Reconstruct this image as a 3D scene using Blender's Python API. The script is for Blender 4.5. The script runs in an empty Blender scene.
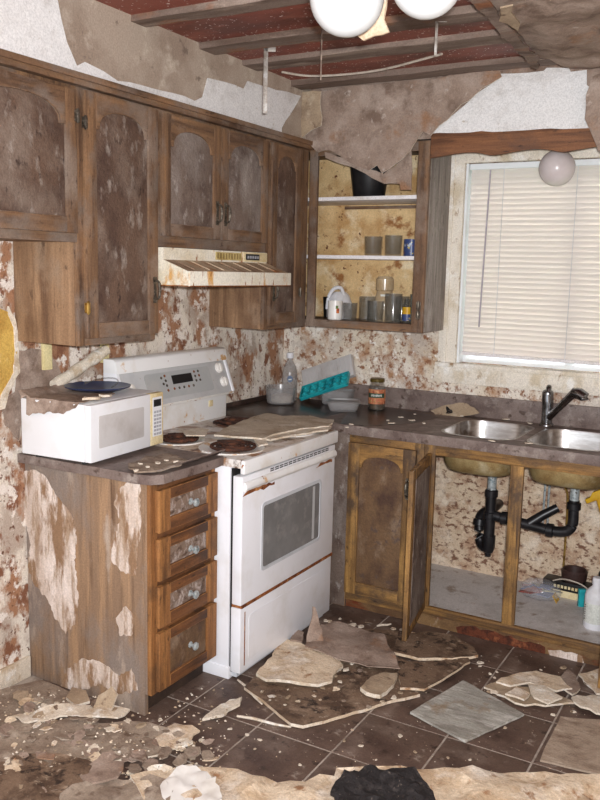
import bpy, bmesh, math, random
from mathutils import Vector, Matrix, noise
from mathutils.geometry import delaunay_2d_cdt
random.seed(7)
SC = bpy.context.scene
COL = SC.collection
PI = math.pi

# ------------------------------------------------------------------ camera
CAM = Vector((2.4734, -4.1435, 1.6174)); YAW, PITCH, ROLL, FPX = 29.642, -8.70, 1.357, 841.8
def cam_axes():
    y, p, r = (math.radians(v) for v in (YAW, PITCH, ROLL))
    f = Vector((-math.sin(y)*math.cos(p), math.cos(y)*math.cos(p), math.sin(p)))
    ri = Vector((math.cos(y), math.sin(y), 0)); up = ri.cross(f)
    return ri*math.cos(r)+up*math.sin(r), -ri*math.sin(r)+up*math.cos(r), f
CR, CU, CF = cam_axes()
cd = bpy.data.cameras.new('camera'); cam = bpy.data.objects.new('camera', cd); COL.objects.link(cam)
cd.sensor_fit = 'VERTICAL'; cd.sensor_height = 36; cd.lens = FPX/800*36; cd.clip_start = .02
m = Matrix.Identity(4)
for i in range(3):
    m[i][0] = CR[i]; m[i][1] = CU[i]; m[i][2] = -CF[i]; m[i][3] = CAM[i]
cam.matrix_world = m
SC.camera = cam
def hit(u, v, ax, val):
    """the point where the sight line of a photo pixel meets an axis plane of the room"""
    d = CF + CR*((u-300)/FPX) - CU*((v-400)/FPX); i = 'xyz'.index(ax)
    return CAM + d*((val-CAM[i])/d[i])

# ------------------------------------------------------------------ light and exposure
w = bpy.data.worlds.new('daylight'); SC.world = w; w.use_nodes = True
w.node_tree.nodes['Background'].inputs[0].default_value = (.86, .92, 1.0, 1)
w.node_tree.nodes['Background'].inputs[1].default_value = 1.25
sd = bpy.data.lights.new('sun', 'SUN'); so = bpy.data.objects.new('sun', sd); COL.objects.link(so)
sd.energy = 6.5; sd.angle = math.radians(25); sd.color = (1, .99, .97)
so.rotation_euler = Vector((-.12, -.75, -.65)).to_track_quat('-Z', 'Y').to_euler()
fd = bpy.data.lights.new('camera_flash', 'AREA'); fo = bpy.data.objects.new('camera_flash', fd); COL.objects.link(fo)
fd.shape = 'RECTANGLE'; fd.size = .06; fd.size_y = .035; fd.energy = 72; fd.color = (.97, .98, 1.0)
fo.location = CAM + CU*.055 + CR*.035 - CF*.02
fo.rotation_euler = (CF+CU*.02).to_track_quat('-Z', 'Y').to_euler()
vs = SC.view_settings
vs.view_transform = 'Standard'; vs.look = 'None'; vs.gamma = 1; vs.use_curve_mapping = False; vs.exposure = .63

# ------------------------------------------------------------------ materials
def lin(c):
    return tuple(((x/255)/12.92 if x/255 <= .04045 else ((x/255+.055)/1.055)**2.4) for x in c)+(1,)
MATS = {}
def mat(name, base, layers=(), rough=.7, metal=0, spec=.35, bump=0., bscale=70, bstretch=(1, 1, 1), trans=0, ior=1.45, alpha=1, coat=0, emit=None):
    """layers: (colour, scale, lo, hi, stretch, detail) painted over the base where a noise runs from lo to hi"""
    if name in MATS: return MATS[name]
    M = bpy.data.materials.new(name); M.use_nodes = True; nt = M.node_tree; N = nt.nodes; L = nt.links
    b = N['Principled BSDF']
    b.inputs['Roughness'].default_value = rough; b.inputs['Metallic'].default_value = metal
    b.inputs['Specular IOR Level'].default_value = spec; b.inputs['Transmission Weight'].default_value = trans
    b.inputs['IOR'].default_value = ior; b.inputs['Alpha'].default_value = alpha; b.inputs['Coat Weight'].default_value = coat
    tc = N.new('ShaderNodeTexCoord'); src = None
    col = None
    for i, l in enumerate(layers):
        c, s, lo, hi = l[:4]; st = l[4] if len(l) > 4 else (1, 1, 1); det = l[5] if len(l) > 5 else 4
        mp = N.new('ShaderNodeMapping'); L.new(tc.outputs['Object'], mp.inputs[0])
        mp.inputs['Scale'].default_value = st; mp.inputs['Location'].default_value = (i*3.7+1, i*1.9, i*5.3)
        no = N.new('ShaderNodeTexNoise'); L.new(mp.outputs[0], no.inputs[0])
        no.inputs['Scale'].default_value = s; no.inputs['Detail'].default_value = det; no.inputs['Roughness'].default_value = .62
        mr = N.new('ShaderNodeMapRange'); L.new(no.outputs['Fac'], mr.inputs[0])
        mr.inputs[1].default_value = lo; mr.inputs[2].default_value = hi
        mx = N.new('ShaderNodeMix'); mx.data_type = 'RGBA'; L.new(mr.outputs[0], mx.inputs[0])
        if col is None: mx.inputs[6].default_value = lin(base)
        else: L.new(col, mx.inputs[6])
        mx.inputs[7].default_value = lin(c); col = mx.outputs[2]
    if col is not None and rough >= .5 and not trans:                # fine dirt speckle on every rough surface
        no = N.new('ShaderNodeTexNoise'); L.new(tc.outputs['Object'], no.inputs[0]); no.inputs['Scale'].default_value = 150; no.inputs['Detail'].default_value = 4; no.inputs['Roughness'].default_value = .7
        mr = N.new('ShaderNodeMapRange'); L.new(no.outputs['Fac'], mr.inputs[0]); mr.inputs[1].default_value = .3; mr.inputs[2].default_value = .7; mr.inputs[3].default_value = .8; mr.inputs[4].default_value = 1.18
        mx = N.new('ShaderNodeMix'); mx.data_type = 'RGBA'; mx.blend_type = 'MULTIPLY'; mx.inputs[0].default_value = 1
        L.new(col, mx.inputs[6]); L.new(mr.outputs[0], mx.inputs[7]); col = mx.outputs[2]
    if col is None: b.inputs['Base Color'].default_value = lin(base)
    else: L.new(col, b.inputs['Base Color'])
    if bump:
        mp = N.new('ShaderNodeMapping'); L.new(tc.outputs['Object'], mp.inputs[0]); mp.inputs['Scale'].default_value = bstretch
        no = N.new('ShaderNodeTexNoise'); L.new(mp.outputs[0], no.inputs[0]); no.inputs['Scale'].default_value = bscale; no.inputs['Detail'].default_value = 5
        bp = N.new('ShaderNodeBump'); L.new(no.outputs['Fac'], bp.inputs['Height']); bp.inputs['Strength'].default_value = bump; bp.inputs['Distance'].default_value = .01
        L.new(bp.outputs[0], b.inputs['Normal'])
    if emit: b.inputs['Emission Color'].default_value = lin(emit[0]); b.inputs['Emission Strength'].default_value = emit[1]
    MATS[name] = M; return M
def grain(ax, a=1, l=.06):
    return tuple(l if c == ax else a for c in 'xyz')
def wood(name, ax, base, light, dark, mold=None, amt=.56, rough=.62, dust_film=None, spots=None):
    ly = [(light, 26, .42, .66, grain(ax)), (dark, 40, .5, .72, grain(ax)), (dark, 6, .52, .72, grain(ax, 1, .35))]
    if mold: ly.append((mold, 7, amt, amt+.14, grain(ax, 1, .6), 6))
    if dust_film: ly.append((dust_film, 5, .5, .68, (1, 1, 1), 8))  # whitish dust film in random patches
    if spots: ly.append((spots, 48, .6, .72, grain(ax, 1, .35), 8))
    return mat(name, base, ly, rough, bump=.25, bscale=60, bstretch=grain(ax, 1, .1))
UP_B, UP_L, UP_D, UP_M = (112, 85, 64), (140, 106, 76), (70, 51, 40), (116, 101, 90)
W_UPZ = wood('upper_wood_upright', 'z', UP_B, UP_L, UP_D, UP_M, .5, .65, (134, 116, 102), (66, 48, 38))
W_UPY = wood('upper_wood_level', 'y', UP_B, UP_L, UP_D, UP_M, .5, .65, (134, 116, 102), (66, 48, 38))
W_UPX = wood('upper_wood_across', 'x', UP_B, UP_L, UP_D, UP_M, .5, .65, (134, 116, 102), (66, 48, 38))
W_SIDE = wood('side_veneer', 'z', (134, 104, 78), (160, 128, 98), (98, 72, 54), (144, 120, 98), .56, .65, None, (92, 70, 54))
W_GREY = wood('weathered_side', 'z', (138, 128, 120), (164, 156, 148), (98, 88, 82), (176, 168, 160), .55, .7, (150, 142, 136), (86, 76, 70))
W_LOX = wood('base_wood_across', 'x', (120, 88, 52), (170, 128, 72), (70, 49, 32), (84, 65, 49), .5, .65, None, (54, 40, 30))
W_LOZ = wood('base_wood_upright', 'z', (122, 90, 53), (178, 136, 78), (70, 49, 32), (84, 65, 49), .5, .65, None, (54, 40, 30))
W_DRY = wood('drawer_wood_level', 'y', (102, 66, 41), (128, 84, 50), (58, 37, 24), (72, 50, 37), .48, .6, None, (44, 30, 22))
W_DRZ = wood('drawer_wood_upright', 'z', (134, 90, 53), (166, 116, 68), (84, 54, 32), (92, 66, 45), .52, .6, None, (62, 42, 28))
W_VAL = wood('valance_wood', 'x', (118, 78, 52), (142, 96, 64), (76, 48, 34), (92, 68, 56), .54, .62, None, (54, 36, 28))
W_CRATE = mat('drawer_case_side', (134, 108, 86), [((160, 128, 98), 24, .45, .65, grain('z')), ((98, 74, 56), 34, .52, .7, grain('z')), ((132, 118, 108), 3.5, .46, .58, (1, 1, .5), 9), ((168, 150, 134), 9, .58, .68, grain('z', 1, .3), 8)], .75, bump=.3, bscale=60, bstretch=grain('z', 1, .15))
PEEL = mat('peeled_veneer_backing', (196, 178, 164), [((222, 208, 198), 14, .46, .62, grain('z', 1, .25), 8), ((164, 140, 118), 30, .5, .6, grain('z', 1, .18), 9), ((140, 110, 84), 13, .49, .57, grain('z', 1, .3), 12)], .85, bump=.35, bscale=60, bstretch=grain('z', 1, .2))
PANEL = mat('mouldy_panel', (102, 80, 66), [((76, 57, 48), 7, .42, .62, (1, 1, .7), 8), ((128, 112, 100), 4, .46, .66, (1, 1, .8), 10), ((154, 142, 132), 24, .56, .72, (1, 1, .45), 9), ((58, 43, 37), 36, .6, .7, (1, 1, .5), 7)], .75, bump=.35, bscale=90)
PANEL_G = mat('grey_mouldy_panel', (114, 98, 88), [((84, 67, 59), 8, .44, .62, (1, 1, .7), 8), ((142, 131, 123), 5, .46, .66, (1, 1, .6), 10), ((166, 157, 150), 28, .57, .72, (1, 1, .5), 9)], .78, bump=.35, bscale=90)
PANEL_LO = mat('base_mouldy_panel', (108, 82, 58), [((76, 54, 42), 8, .46, .64, (1, 1, .7), 6), ((130, 108, 88), 11, .54, .7, (1, 1, .7), 7), ((84, 68, 62), 22, .58, .7, (1, 1, 1), 6)], .75, bump=.3)
PANEL_DR = mat('peeled_drawer_panel', (124, 104, 90), [((176, 162, 154), 26, .5, .64, (1, 1.6, 1), 8), ((84, 64, 52), 34, .52, .64, (1, .6, 1), 7)], .8, bump=.4)
WALL = mat('mouldy_plaster', (226, 218, 206), [((204, 186, 160), 3, .46, .66, (1, 1, 1), 7), ((180, 166, 154), 7, .5, .66, (1, 1, 1), 10), ((170, 130, 98), 10, .5, .64, (1, 1, .8), 14), ((138, 96, 70), 32, .52, .63, (1, 1, 1), 11), ((102, 64, 47), 70, .58, .66, (1, 1, 1), 7), ((234, 228, 220), 18, .58, .64, (1, 1, 1), 10)], .85, bump=.25, bscale=40)
WALL_C = mat('brown_stained_plaster', (220, 210, 196), [((176, 160, 146), 5, .46, .58, (1, 1, .8), 10), ((158, 116, 88), 8, .5, .58, (1, 1, .65), 13), ((128, 86, 64), 16, .53, .61, (1, 1, .7), 11), ((224, 214, 204), 15, .54, .59, (1, 1, 1), 11), ((98, 62, 46), 48, .6, .66, (1, 1, 1), 7)], .85, bump=.25, bscale=40)
W_INNER = mat('stained_cupboard_lining', (214, 184, 136), [((182, 142, 92), 5, .44, .64, (1, 1, 1), 6), ((228, 210, 176), 7, .55, .7, (1, 1, 1), 5), ((146, 98, 56), 11, .57, .67, (1, 1, 1), 8), ((104, 62, 38), 34, .64, .68, (1, 1, 1), 5)], .7)
SINKBACK = mat('sink_cupboard_lining', (208, 186, 160), [((176, 144, 118), 12, .47, .6, (1, 1, 1), 10), ((122, 88, 70), 30, .52, .6, (1, 1, 1.5), 10), ((226, 210, 190), 7, .55, .66, (1, 1, 1), 7)], .85, bump=.2)
WHITE_PLASTER = mat('white_painted_plaster', (226, 224, 222), [((206, 202, 198), 8, .5, .7), ((190, 180, 166), 26, .64, .72)], .85, bump=.12, bscale=50)
SOFFIT = mat('bare_soffit_board', (172, 156, 140), [((152, 134, 118), 5, .45, .65, (1, 1, 1), 7), ((192, 178, 162), 8, .55, .7), ((122, 106, 94), 12, .62, .68, (1, 1, 1), 8)], .9, bump=.15)
PAPER = mat('brown_board_paper', (148, 128, 114), [((168, 150, 137), 6, .46, .66, (1, 1, 1), 9), ((122, 102, 89), 9, .5, .64, (1, 1, 1), 9), ((146, 110, 84), 4, .58, .68, (1, 1, 1), 7), ((188, 174, 163), 26, .62, .74, (1, 1, 1), 8)], .9, bump=.5, bscale=35)
PAPER_T = mat('tan_board_paper', (164, 144, 120), [((138, 118, 98), 6, .48, .66, (1, 1, 1), 7), ((188, 172, 150), 9, .55, .68, (1, 1, 1), 7), ((110, 88, 72), 18, .6, .7, (1, 1, 1), 6)], .9, bump=.4, bscale=35)
CREAM = mat('crumbling_plaster', (214, 194, 168), [((190, 164, 134), 9, .46, .62, (1, 1, 1), 9), ((230, 218, 202), 7, .52, .66, (1, 1, 1), 7), ((158, 120, 88), 14, .58, .66, (1, 1, 1), 9)], .9, bump=.6, bscale=45)
CHIP = mat('pale_plaster', (218, 206, 188), [((194, 174, 148), 16, .48, .64), ((232, 226, 216), 20, .55, .66)], .9, bump=.4, bscale=60)
WETBOARD = mat('wet_mouldy_board', (122, 100, 82), [((88, 69, 56), 8, .46, .6, (1, 1, 1), 9), ((146, 124, 104), 9, .54, .66, (1, 1, 1), 8), ((54, 42, 36), 20, .55, .64, (1, 1, 1), 9), ((172, 154, 134), 44, .62, .7)], .65, bump=.5)
GREYPAPER = mat('grey_rubble_sheet', (150, 134, 118), [((120, 102, 88), 6, .45, .62, (1, 1, 1), 7), ((176, 162, 146), 10, .54, .68, (1, 1, 1), 7), ((98, 78, 64), 16, .58, .68, (1, 1, 1), 6)], .9, bump=.45, bscale=40)
CHAR = mat('charred_black', (40, 36, 36), [((66, 60, 58), 30, .52, .68, (1, 1, 1), 7), ((120, 108, 98), 40, .64, .72)], .9, bump=.6, bscale=60)
RED = mat('dark_red_barrier_sheet', (136, 72, 58), [((100, 54, 44), 5, .44, .62, (.5, 1, 1), 6), ((156, 96, 80), 10, .54, .7, (.4, 1, 1), 8), ((224, 214, 208), 80, .70, .71, (1, 1, 1), 1)], .5, spec=.45, bump=.25, bscale=14)  # pale dots painted on for airborne dust lit by the flash
BATTEN = mat('grey_ceiling_batten', (126, 109, 98), [((98, 80, 69), 10, .45, .62, (.15, 1, 1), 8), ((152, 135, 122), 14, .55, .68, (.2, 1, 1), 8), ((142, 94, 64), 5, .54, .64, (.4, 1, 1))], .85, bump=.3)
TILE = mat('dark_brown_floor_tile', (98, 79, 69), [((74, 57, 50), 6, .44, .62, (1, 1, 1), 8), ((124, 106, 95), 5, .52, .68, (1, 1, 1), 9), ((158, 144, 132), 26, .6, .74, (1, 1, 1), 9), ((60, 46, 40), 18, .58, .66, (1, 1, 1), 8)], .5, spec=.4, bump=.25, bscale=50)
GROUT = mat('dusty_grout', (176, 164, 152), [((142, 128, 116), 10, .45, .65)], .9)
SLATE = mat('grey_slate_tile', (166, 163, 154), [((138, 133, 124), 16, .44, .6, (.35, 1, 1), 8), ((200, 197, 189), 22, .54, .66, (.3, 1, 1), 8), ((146, 128, 106), 8, .6, .7)], .75, bump=.4, bscale=40, bstretch=(.3, 1, 1))
DUSTYTILE = mat('tan_dusty_tile', (164, 146, 128), [((128, 108, 92), 14, .46, .62, (.5, 1, 1), 8), ((188, 172, 154), 20, .55, .68, (.4, 1, 1), 8)], .8, bump=.3)
COUNTER = mat('dirty_laminate', (124, 109, 102), [((98, 82, 76), 7, .44, .62, (1, 1, 1), 8), ((146, 134, 126), 14, .54, .68, (1, 1, 1), 8), ((78, 62, 54), 24, .57, .66, (1, 1, 1), 7)], .5, spec=.4, bump=.12)
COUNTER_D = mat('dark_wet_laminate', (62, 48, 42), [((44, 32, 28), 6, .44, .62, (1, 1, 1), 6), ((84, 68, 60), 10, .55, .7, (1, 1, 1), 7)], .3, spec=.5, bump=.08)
ENAMEL = mat('white_enamel', (232, 232, 236), [((222, 220, 220), 6, .5, .7)], .25, spec=.5)
ENAMEL_R = mat('rusting_enamel', (228, 226, 222), [((214, 206, 190), 6, .5, .66), ((196, 150, 92), 14, .58, .64, (1, 1, 1), 7), ((140, 78, 34), 22, .61, .66, (1, 1, 1), 7)], .35, spec=.5)
ENAMEL_L = mat('lightly_rusted_enamel', (230, 229, 228), [((218, 212, 204), 6, .5, .68), ((202, 160, 108), 11, .63, .69, (1, 1, 1), 7), ((150, 92, 48), 26, .67, .71, (1, 1, 1), 7)], .3, spec=.5)
RUST = mat('brown_rust', (140, 82, 42), [((96, 50, 26), 30, .45, .62), ((186, 130, 76), 24, .56, .68)], .9, bump=.4)
RUST_D = mat('dark_red_rust', (98, 52, 34), [((66, 36, 26), 30, .45, .62), ((132, 78, 50), 24, .56, .68)], .9, bump=.4)
COOKTOP = mat('rust_spotted_cooktop', (218, 212, 206), [((190, 170, 148), 7, .46, .6, (1, 1, 1), 9), ((146, 108, 80), 10, .52, .6, (1, 1, 1), 10), ((92, 68, 56), 18, .56, .64, (1, 1, 1), 9)], .4)
HOOD = mat('rusting_cream_hood', (228, 222, 206), [((214, 202, 176), 5, .48, .64), ((204, 156, 92), 9, .57, .65, (1, 2, .5), 9), ((150, 90, 44), 18, .6, .66, (1, 2, .5), 9)], .5)
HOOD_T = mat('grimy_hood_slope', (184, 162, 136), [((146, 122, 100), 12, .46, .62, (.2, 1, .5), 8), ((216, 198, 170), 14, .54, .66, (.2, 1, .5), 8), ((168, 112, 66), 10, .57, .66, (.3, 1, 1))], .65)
CTRL = mat('grey_control_panel', (186, 186, 186), [((172, 172, 174), 6, .45, .65), ((150, 116, 84), 50, .68, .72)], .4)
CTRL_D = mat('grey_control_field', (168, 170, 170), [((176, 176, 174), 10, .45, .65)], .4)
BLACK = mat('black_plastic', (26, 25, 26), [((36, 34, 34), 20, .45, .65)], .4)
BLACKP = mat('black_drain_pipe', (24, 23, 25), [((44, 42, 44), 16, .52, .7)], .35, spec=.5)
COIL = mat('rusted_burner', (62, 40, 32), [((98, 60, 42), 30, .45, .62), ((36, 24, 20), 24, .52, .66)], .85, bump=.4)
OVENGLASS = mat('grey_oven_glass', (128, 127, 126), [((116, 115, 114), 5, .42, .62), ((138, 136, 134), 14, .56, .7)], .25, spec=.5)
GREYEDGE = mat('pale_grey_trim', (196, 198, 202), [((180, 182, 186), 12, .5, .7)], .4)
STEEL = mat('brushed_steel', (196, 194, 192), [((168, 164, 160), 40, .45, .62, (.2, 1, 1)), ((140, 128, 116), 8, .6, .7)], .28, metal=1)
STEEL_U = mat('sink_underside', (176, 154, 108), [((146, 120, 78), 9, .45, .64), ((198, 184, 150), 7, .56, .7)], .5, metal=.5)
CHROME = mat('tarnished_chrome', (150, 150, 150), [((96, 92, 88), 30, .5, .62)], .25, metal=1)
KNOB = mat('corroded_knob', (176, 182, 182), [((126, 138, 140), 50, .5, .62), ((96, 88, 80), 60, .58, .66)], .35, metal=.35)
DCHROME = mat('dark_chrome', (138, 138, 140), [((104, 102, 102), 24, .5, .64)], .22, metal=1)
PEWTER = mat('pewter_hardware', (92, 84, 74), [((140, 130, 116), 60, .5, .64), ((56, 46, 38), 40, .55, .66)], .45, metal=.7)
BRASS = mat('tarnished_brass', (186, 152, 84), [((122, 92, 48), 60, .5, .62)], .4, metal=.8)
SHELF = mat('white_shelf_board', (224, 220, 220), [((204, 198, 192), 10, .5, .68)], .5)
CASING = mat('stained_window_casing', (226, 218, 204), [((202, 188, 164), 7, .48, .64, (1, 1, .6), 8), ((236, 232, 224), 9, .54, .66), ((160, 132, 102), 18, .6, .68, (1, 1, .6), 9)], .8, bump=.2)
VINYL = mat('white_window_vinyl', (226, 230, 232), [((214, 216, 214), 8, .5, .7)], .4)
GLASS = mat('clear_glass', (250, 252, 252), [((244, 248, 248), 6, .4, .6)], .03, trans=1, ior=1.45)
GLASS_D = mat('dusty_glass', (104, 102, 94), [((134, 132, 124), 20, .5, .68)], .05, spec=1, alpha=.24)
PLASTIC_C = mat('cloudy_plastic', (176, 173, 172), [((150, 146, 142), 10, .45, .65)], .22, spec=.8, alpha=.4)
PLASTIC_W = mat('white_plastic', (222, 222, 226), [((204, 202, 202), 8, .5, .7)], .4)
PORCELAIN = mat('white_porcelain', (228, 224, 218), [((216, 210, 200), 8, .5, .7)], .2, spec=.5)
TEAL = mat('teal_plastic', (38, 158, 164), [((28, 132, 142), 10, .48, .62)], .35)
BLUE = mat('navy_plastic', (44, 58, 96), [((34, 44, 76), 8, .48, .64)], .35)
LIDCLEAR = mat('pale_clear_lid', (212, 208, 206), [((192, 186, 182), 8, .45, .65)], .3, spec=.6, alpha=.7)
MUGBLUE = mat('blue_mug_glaze', (58, 72, 116), [((196, 176, 96), 40, .58, .62), ((176, 186, 200), 30, .6, .64), ((160, 66, 54), 46, .64, .66)], .3)
YELLOWINS = mat('yellow_insulation', (198, 162, 84), [((170, 130, 62), 8, .45, .62, (1, 1, 1), 8), ((214, 188, 122), 12, .54, .68, (1, 1, 1), 7)], .95, bump=.5)
BOARD_L = mat('pale_broken_board', (198, 184, 164), [((168, 150, 128), 8, .46, .64, (1, 1, 1), 9), ((218, 208, 194), 10, .54, .68, (1, 1, 1), 8), ((128, 102, 80), 24, .6, .7, (1, 1, 1), 8)], .9, bump=.4, bscale=35)
YELLOW = mat('yellow_plastic', (206, 160, 36), [((182, 132, 26), 10, .5, .66)], .4)
CREAMSTRIP = mat('cream_wood_strip', (220, 206, 156), [((200, 182, 128), 10, .46, .62, (1, 1, .2))], .7)
MWCREAM = mat('yellowed_plastic', (220, 204, 164), [((204, 182, 134), 8, .48, .64)], .5)
MWHITE = mat('microwave_white', (226, 226, 228), [((216, 214, 212), 5, .5, .68)], .35, spec=.4)
MWGLASS = mat('microwave_window', (196, 192, 190), [((182, 176, 172), 8, .46, .64)], .35)
BTN = mat('grey_buttons', (168, 168, 172), [((150, 150, 156), 20, .5, .7)], .5)
SALSA = mat('orange_jar_label', (176, 104, 72), [((204, 150, 104), 70, .48, .6), ((140, 66, 46), 60, .54, .64), ((120, 124, 70), 50, .62, .68)], .6)
SALSA_G = mat('green_label_band', (46, 66, 50), [((64, 86, 66), 30, .5, .64)], .6)
SALSA_IN = mat('dark_salsa', (70, 58, 46), [((104, 84, 60), 30, .5, .64)], .35)
LABELW = mat('label_print_white', (206, 208, 200), [((190, 192, 184), 30, .5, .7)], .6)
LABELB = mat('label_print_blue', (92, 108, 134), [((120, 132, 150), 30, .5, .7)], .6)
LABELK = mat('label_print_grey', (112, 108, 104), [((92, 88, 86), 30, .5, .7)], .6)
LID = mat('olive_gold_lid', (112, 96, 50), [((84, 68, 36), 20, .5, .66)], .4, metal=.5)
BAGC = [mat('wrapper_'+n, c, [(d, 24, .5, .62)], .4) for n, c, d in (('blue', (92, 104, 146), (140, 140, 158)), ('red', (160, 84, 76), (120, 66, 64)), ('olive', (132, 126, 104), (164, 154, 134)))]
CAB_FLOOR = mat('grey_cupboard_floor', (204, 198, 194), [((184, 176, 170), 6, .45, .64), ((156, 140, 128), 12, .58, .7), ((150, 98, 62), 5, .66, .7, (1, 1.6, 1), 6)], .6, bump=.06)
TOE = mat('rust_stained_plinth', (122, 94, 62), [((92, 66, 44), 9, .45, .62, (.4, 1, 1), 6), ((104, 50, 26), 5, .54, .62, (.6, 1, 1.4), 6), ((182, 166, 144), 8, .6, .68, (1, 1, .4), 6)], .75, bump=.3)
TOEDARK = mat('dark_toe_board', (64, 48, 38), [((46, 34, 28), 10, .45, .65)], .8)
PLATE_D = mat('dark_brown_pot', (60, 42, 38), [((44, 30, 28), 10, .5, .66)], .5)
LAWN = mat('pale_lawn', (150, 186, 120), [((176, 204, 150), 3, .45, .65)], .9)
GLOBE = mat('opal_glass_globe', (212, 213, 212), [((204, 205, 204), 3, .5, .7)], .25, spec=.5)
GLOBE_P = mat('dusty_pink_globe', (206, 196, 194), [((190, 178, 176), 4, .45, .65)], .25, spec=.5)
WIRE = mat('pale_cable', (186, 174, 160), [((160, 146, 132), 20, .5, .7)], .7)
GALV = mat('galvanised_strap', (150, 142, 134), [((120, 106, 94), 20, .48, .64), ((178, 174, 170), 26, .56, .68)], .5, metal=.3)
def blind_mat():
    M = bpy.data.materials.new('cream_blind_slat'); M.use_nodes = True; N = M.node_tree.nodes; L = M.node_tree.links
    b = N['Principled BSDF']; b.inputs['Roughness'].default_value = .5
    tc = N.new('ShaderNodeTexCoord'); no = N.new('ShaderNodeTexNoise'); no.inputs['Scale'].default_value = 6; L.new(tc.outputs['Object'], no.inputs[0])
    mx = N.new('ShaderNodeMix'); mx.data_type = 'RGBA'; L.new(no.outputs['Fac'], mx.inputs[0])
    mx.inputs[6].default_value = lin((236, 231, 228)); mx.inputs[7].default_value = lin((228, 222, 218)); L.new(mx.outputs[2], b.inputs['Base Color'])
    t = N.new('ShaderNodeBsdfTranslucent'); t.inputs[0].default_value = lin((238, 230, 222))
    s = N.new('ShaderNodeMixShader'); s.inputs[0].default_value = .42
    L.new(b.outputs[0], s.inputs[1]); L.new(t.outputs[0], s.inputs[2]); L.new(s.outputs[0], N['Material Output'].inputs[0])
    return M
BLIND = blind_mat()

# ------------------------------------------------------------------ mesh helpers
class MB:
    def __init__(s, M=None): s.v = []; s.f = []; s.m = []; s.M = M or Matrix.Identity(4)
    def add(s, vs, fs, m=0):
        o = len(s.v); s.v += [s.M @ Vector(p) for p in vs]; s.f += [tuple(i+o for i in f) for f in fs]; s.m += [m]*len(fs); return s
    def box(s, a, b, m=0):
        (x0, y0, z0), (x1, y1, z1) = a, b
        return s.add([(x, y, z) for z in (z0, z1) for x, y in ((x0, y0), (x1, y0), (x1, y1), (x0, y1))],
                     [(3, 2, 1, 0), (4, 5, 6, 7), (0, 1, 5, 4), (1, 2, 6, 5), (2, 3, 7, 6), (3, 0, 4, 7)], m)
    def prism(s, poly, n0, n1, m=0):
        k = len(poly); vs = [(p[0], p[1], n0) for p in poly]+[(p[0], p[1], n1) for p in poly]
        return s.add(vs, [tuple(range(k-1, -1, -1)), tuple(range(k, 2*k))]+[(i, (i+1) % k, k+(i+1) % k, k+i) for i in range(k)], m)
    def loft(s, rings, m=0, cap0=True, cap1=True):
        k = len(rings[0]); vs = [p for r in rings for p in r]; fs = []
        for j in range(len(rings)-1):
            fs += [(j*k+i, j*k+(i+1) % k, (j+1)*k+(i+1) % k, (j+1)*k+i) for i in range(k)]
        if cap0: fs.append(tuple(range(k-1, -1, -1)))
        if cap1: fs.append(tuple((len(rings)-1)*k+i for i in range(k)))
        return s.add(vs, fs, m)
    def lathe(s, prof, c=(0, 0, 0), seg=20, m=0, cap0=True, cap1=True, R=None):
        rings = []
        for r, z in prof:
            ring = [Vector((r*math.cos(2*PI*i/seg), r*math.sin(2*PI*i/seg), z)) for i in range(seg)]
            rings.append([(R @ p if R else p)+Vector(c) for p in ring])
        return s.loft(rings, m, cap0, cap1)
    def tube(s, pts, r, seg=8, m=0):
        pts = [Vector(p) for p in pts]; rs = r if isinstance(r, (list, tuple)) else [r]*len(pts); rings = []
        up = Vector((0, 0, 1))
        for i, p in enumerate(pts):
            d = (pts[min(i+1, len(pts)-1)]-pts[max(i-1, 0)]).normalized()
            a = d.cross(up if abs(d.z) < .95 else Vector((0, 1, 0))).normalized(); b = d.cross(a)
            rings.append([p+a*rs[i]*math.cos(2*PI*k/seg)+b*rs[i]*math.sin(2*PI*k/seg) for k in range(seg)])
        return s.loft(rings, m)
    def sphere(s, c, r, seg=20, rings=12, m=0, sq=1, t0=0.02, t1=1):
        return s.lathe([(r*math.sin(PI*(t0+(t1-t0)*i/rings)), -r*sq*math.cos(PI*(t0+(t1-t0)*i/rings))) for i in range(rings+1)], c, seg, m)
def curve(pts, n=6):
    P = [Vector(p) for p in pts]; out = []
    for i in range(len(P)-1):
        a, b, c, d = P[max(i-1, 0)], P[i], P[i+1], P[min(i+2, len(P)-1)]
        for k in range(n):
            t = k/n; out.append(.5*((2*b)+(c-a)*t+(2*a-5*b+4*c-d)*t*t+(3*b-a-3*c+d)*t**3))
    return out+[P[-1]]
WM = {}
def finish(me, mats, bevel=0, smooth=35):
    for k in (mats if isinstance(mats, (list, tuple)) else [mats]): me.materials.append(k)
    bm = bmesh.new(); bm.from_mesh(me)
    bmesh.ops.recalc_face_normals(bm, faces=bm.faces)
    if bevel:
        es = [e for e in bm.edges if len(e.link_faces) == 2 and e.calc_face_angle(0) > .6]
        bmesh.ops.bevel(bm, geom=es, offset=bevel, segments=2, affect='EDGES', profile=.6, clamp_overlap=True)
    bm.to_mesh(me); bm.free()
    for p in me.polygons: p.use_smooth = True
    me.set_sharp_from_angle(angle=math.radians(smooth))
def build(name, mb, mats, parent=None, bevel=0, smooth=35):
    me = bpy.data.meshes.new(name); W = WM.get(parent.name) if parent else None
    inv = W.inverted() if W else Matrix.Identity(4)
    me.from_pydata([inv @ v for v in mb.v], [], mb.f)
    for p, k in zip(me.polygons, mb.m): p.material_index = k
    finish(me, mats, bevel, smooth)
    o = bpy.data.objects.new(name, me); COL.objects.link(o)
    if parent: o.parent = parent; WM[o.name] = W
    else: WM[o.name] = Matrix.Identity(4)
    return o
def tag(o, label, cat, group=None):
    o['label'] = label; o['category'] = cat
    if group: o['group'] = group
    return o
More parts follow.
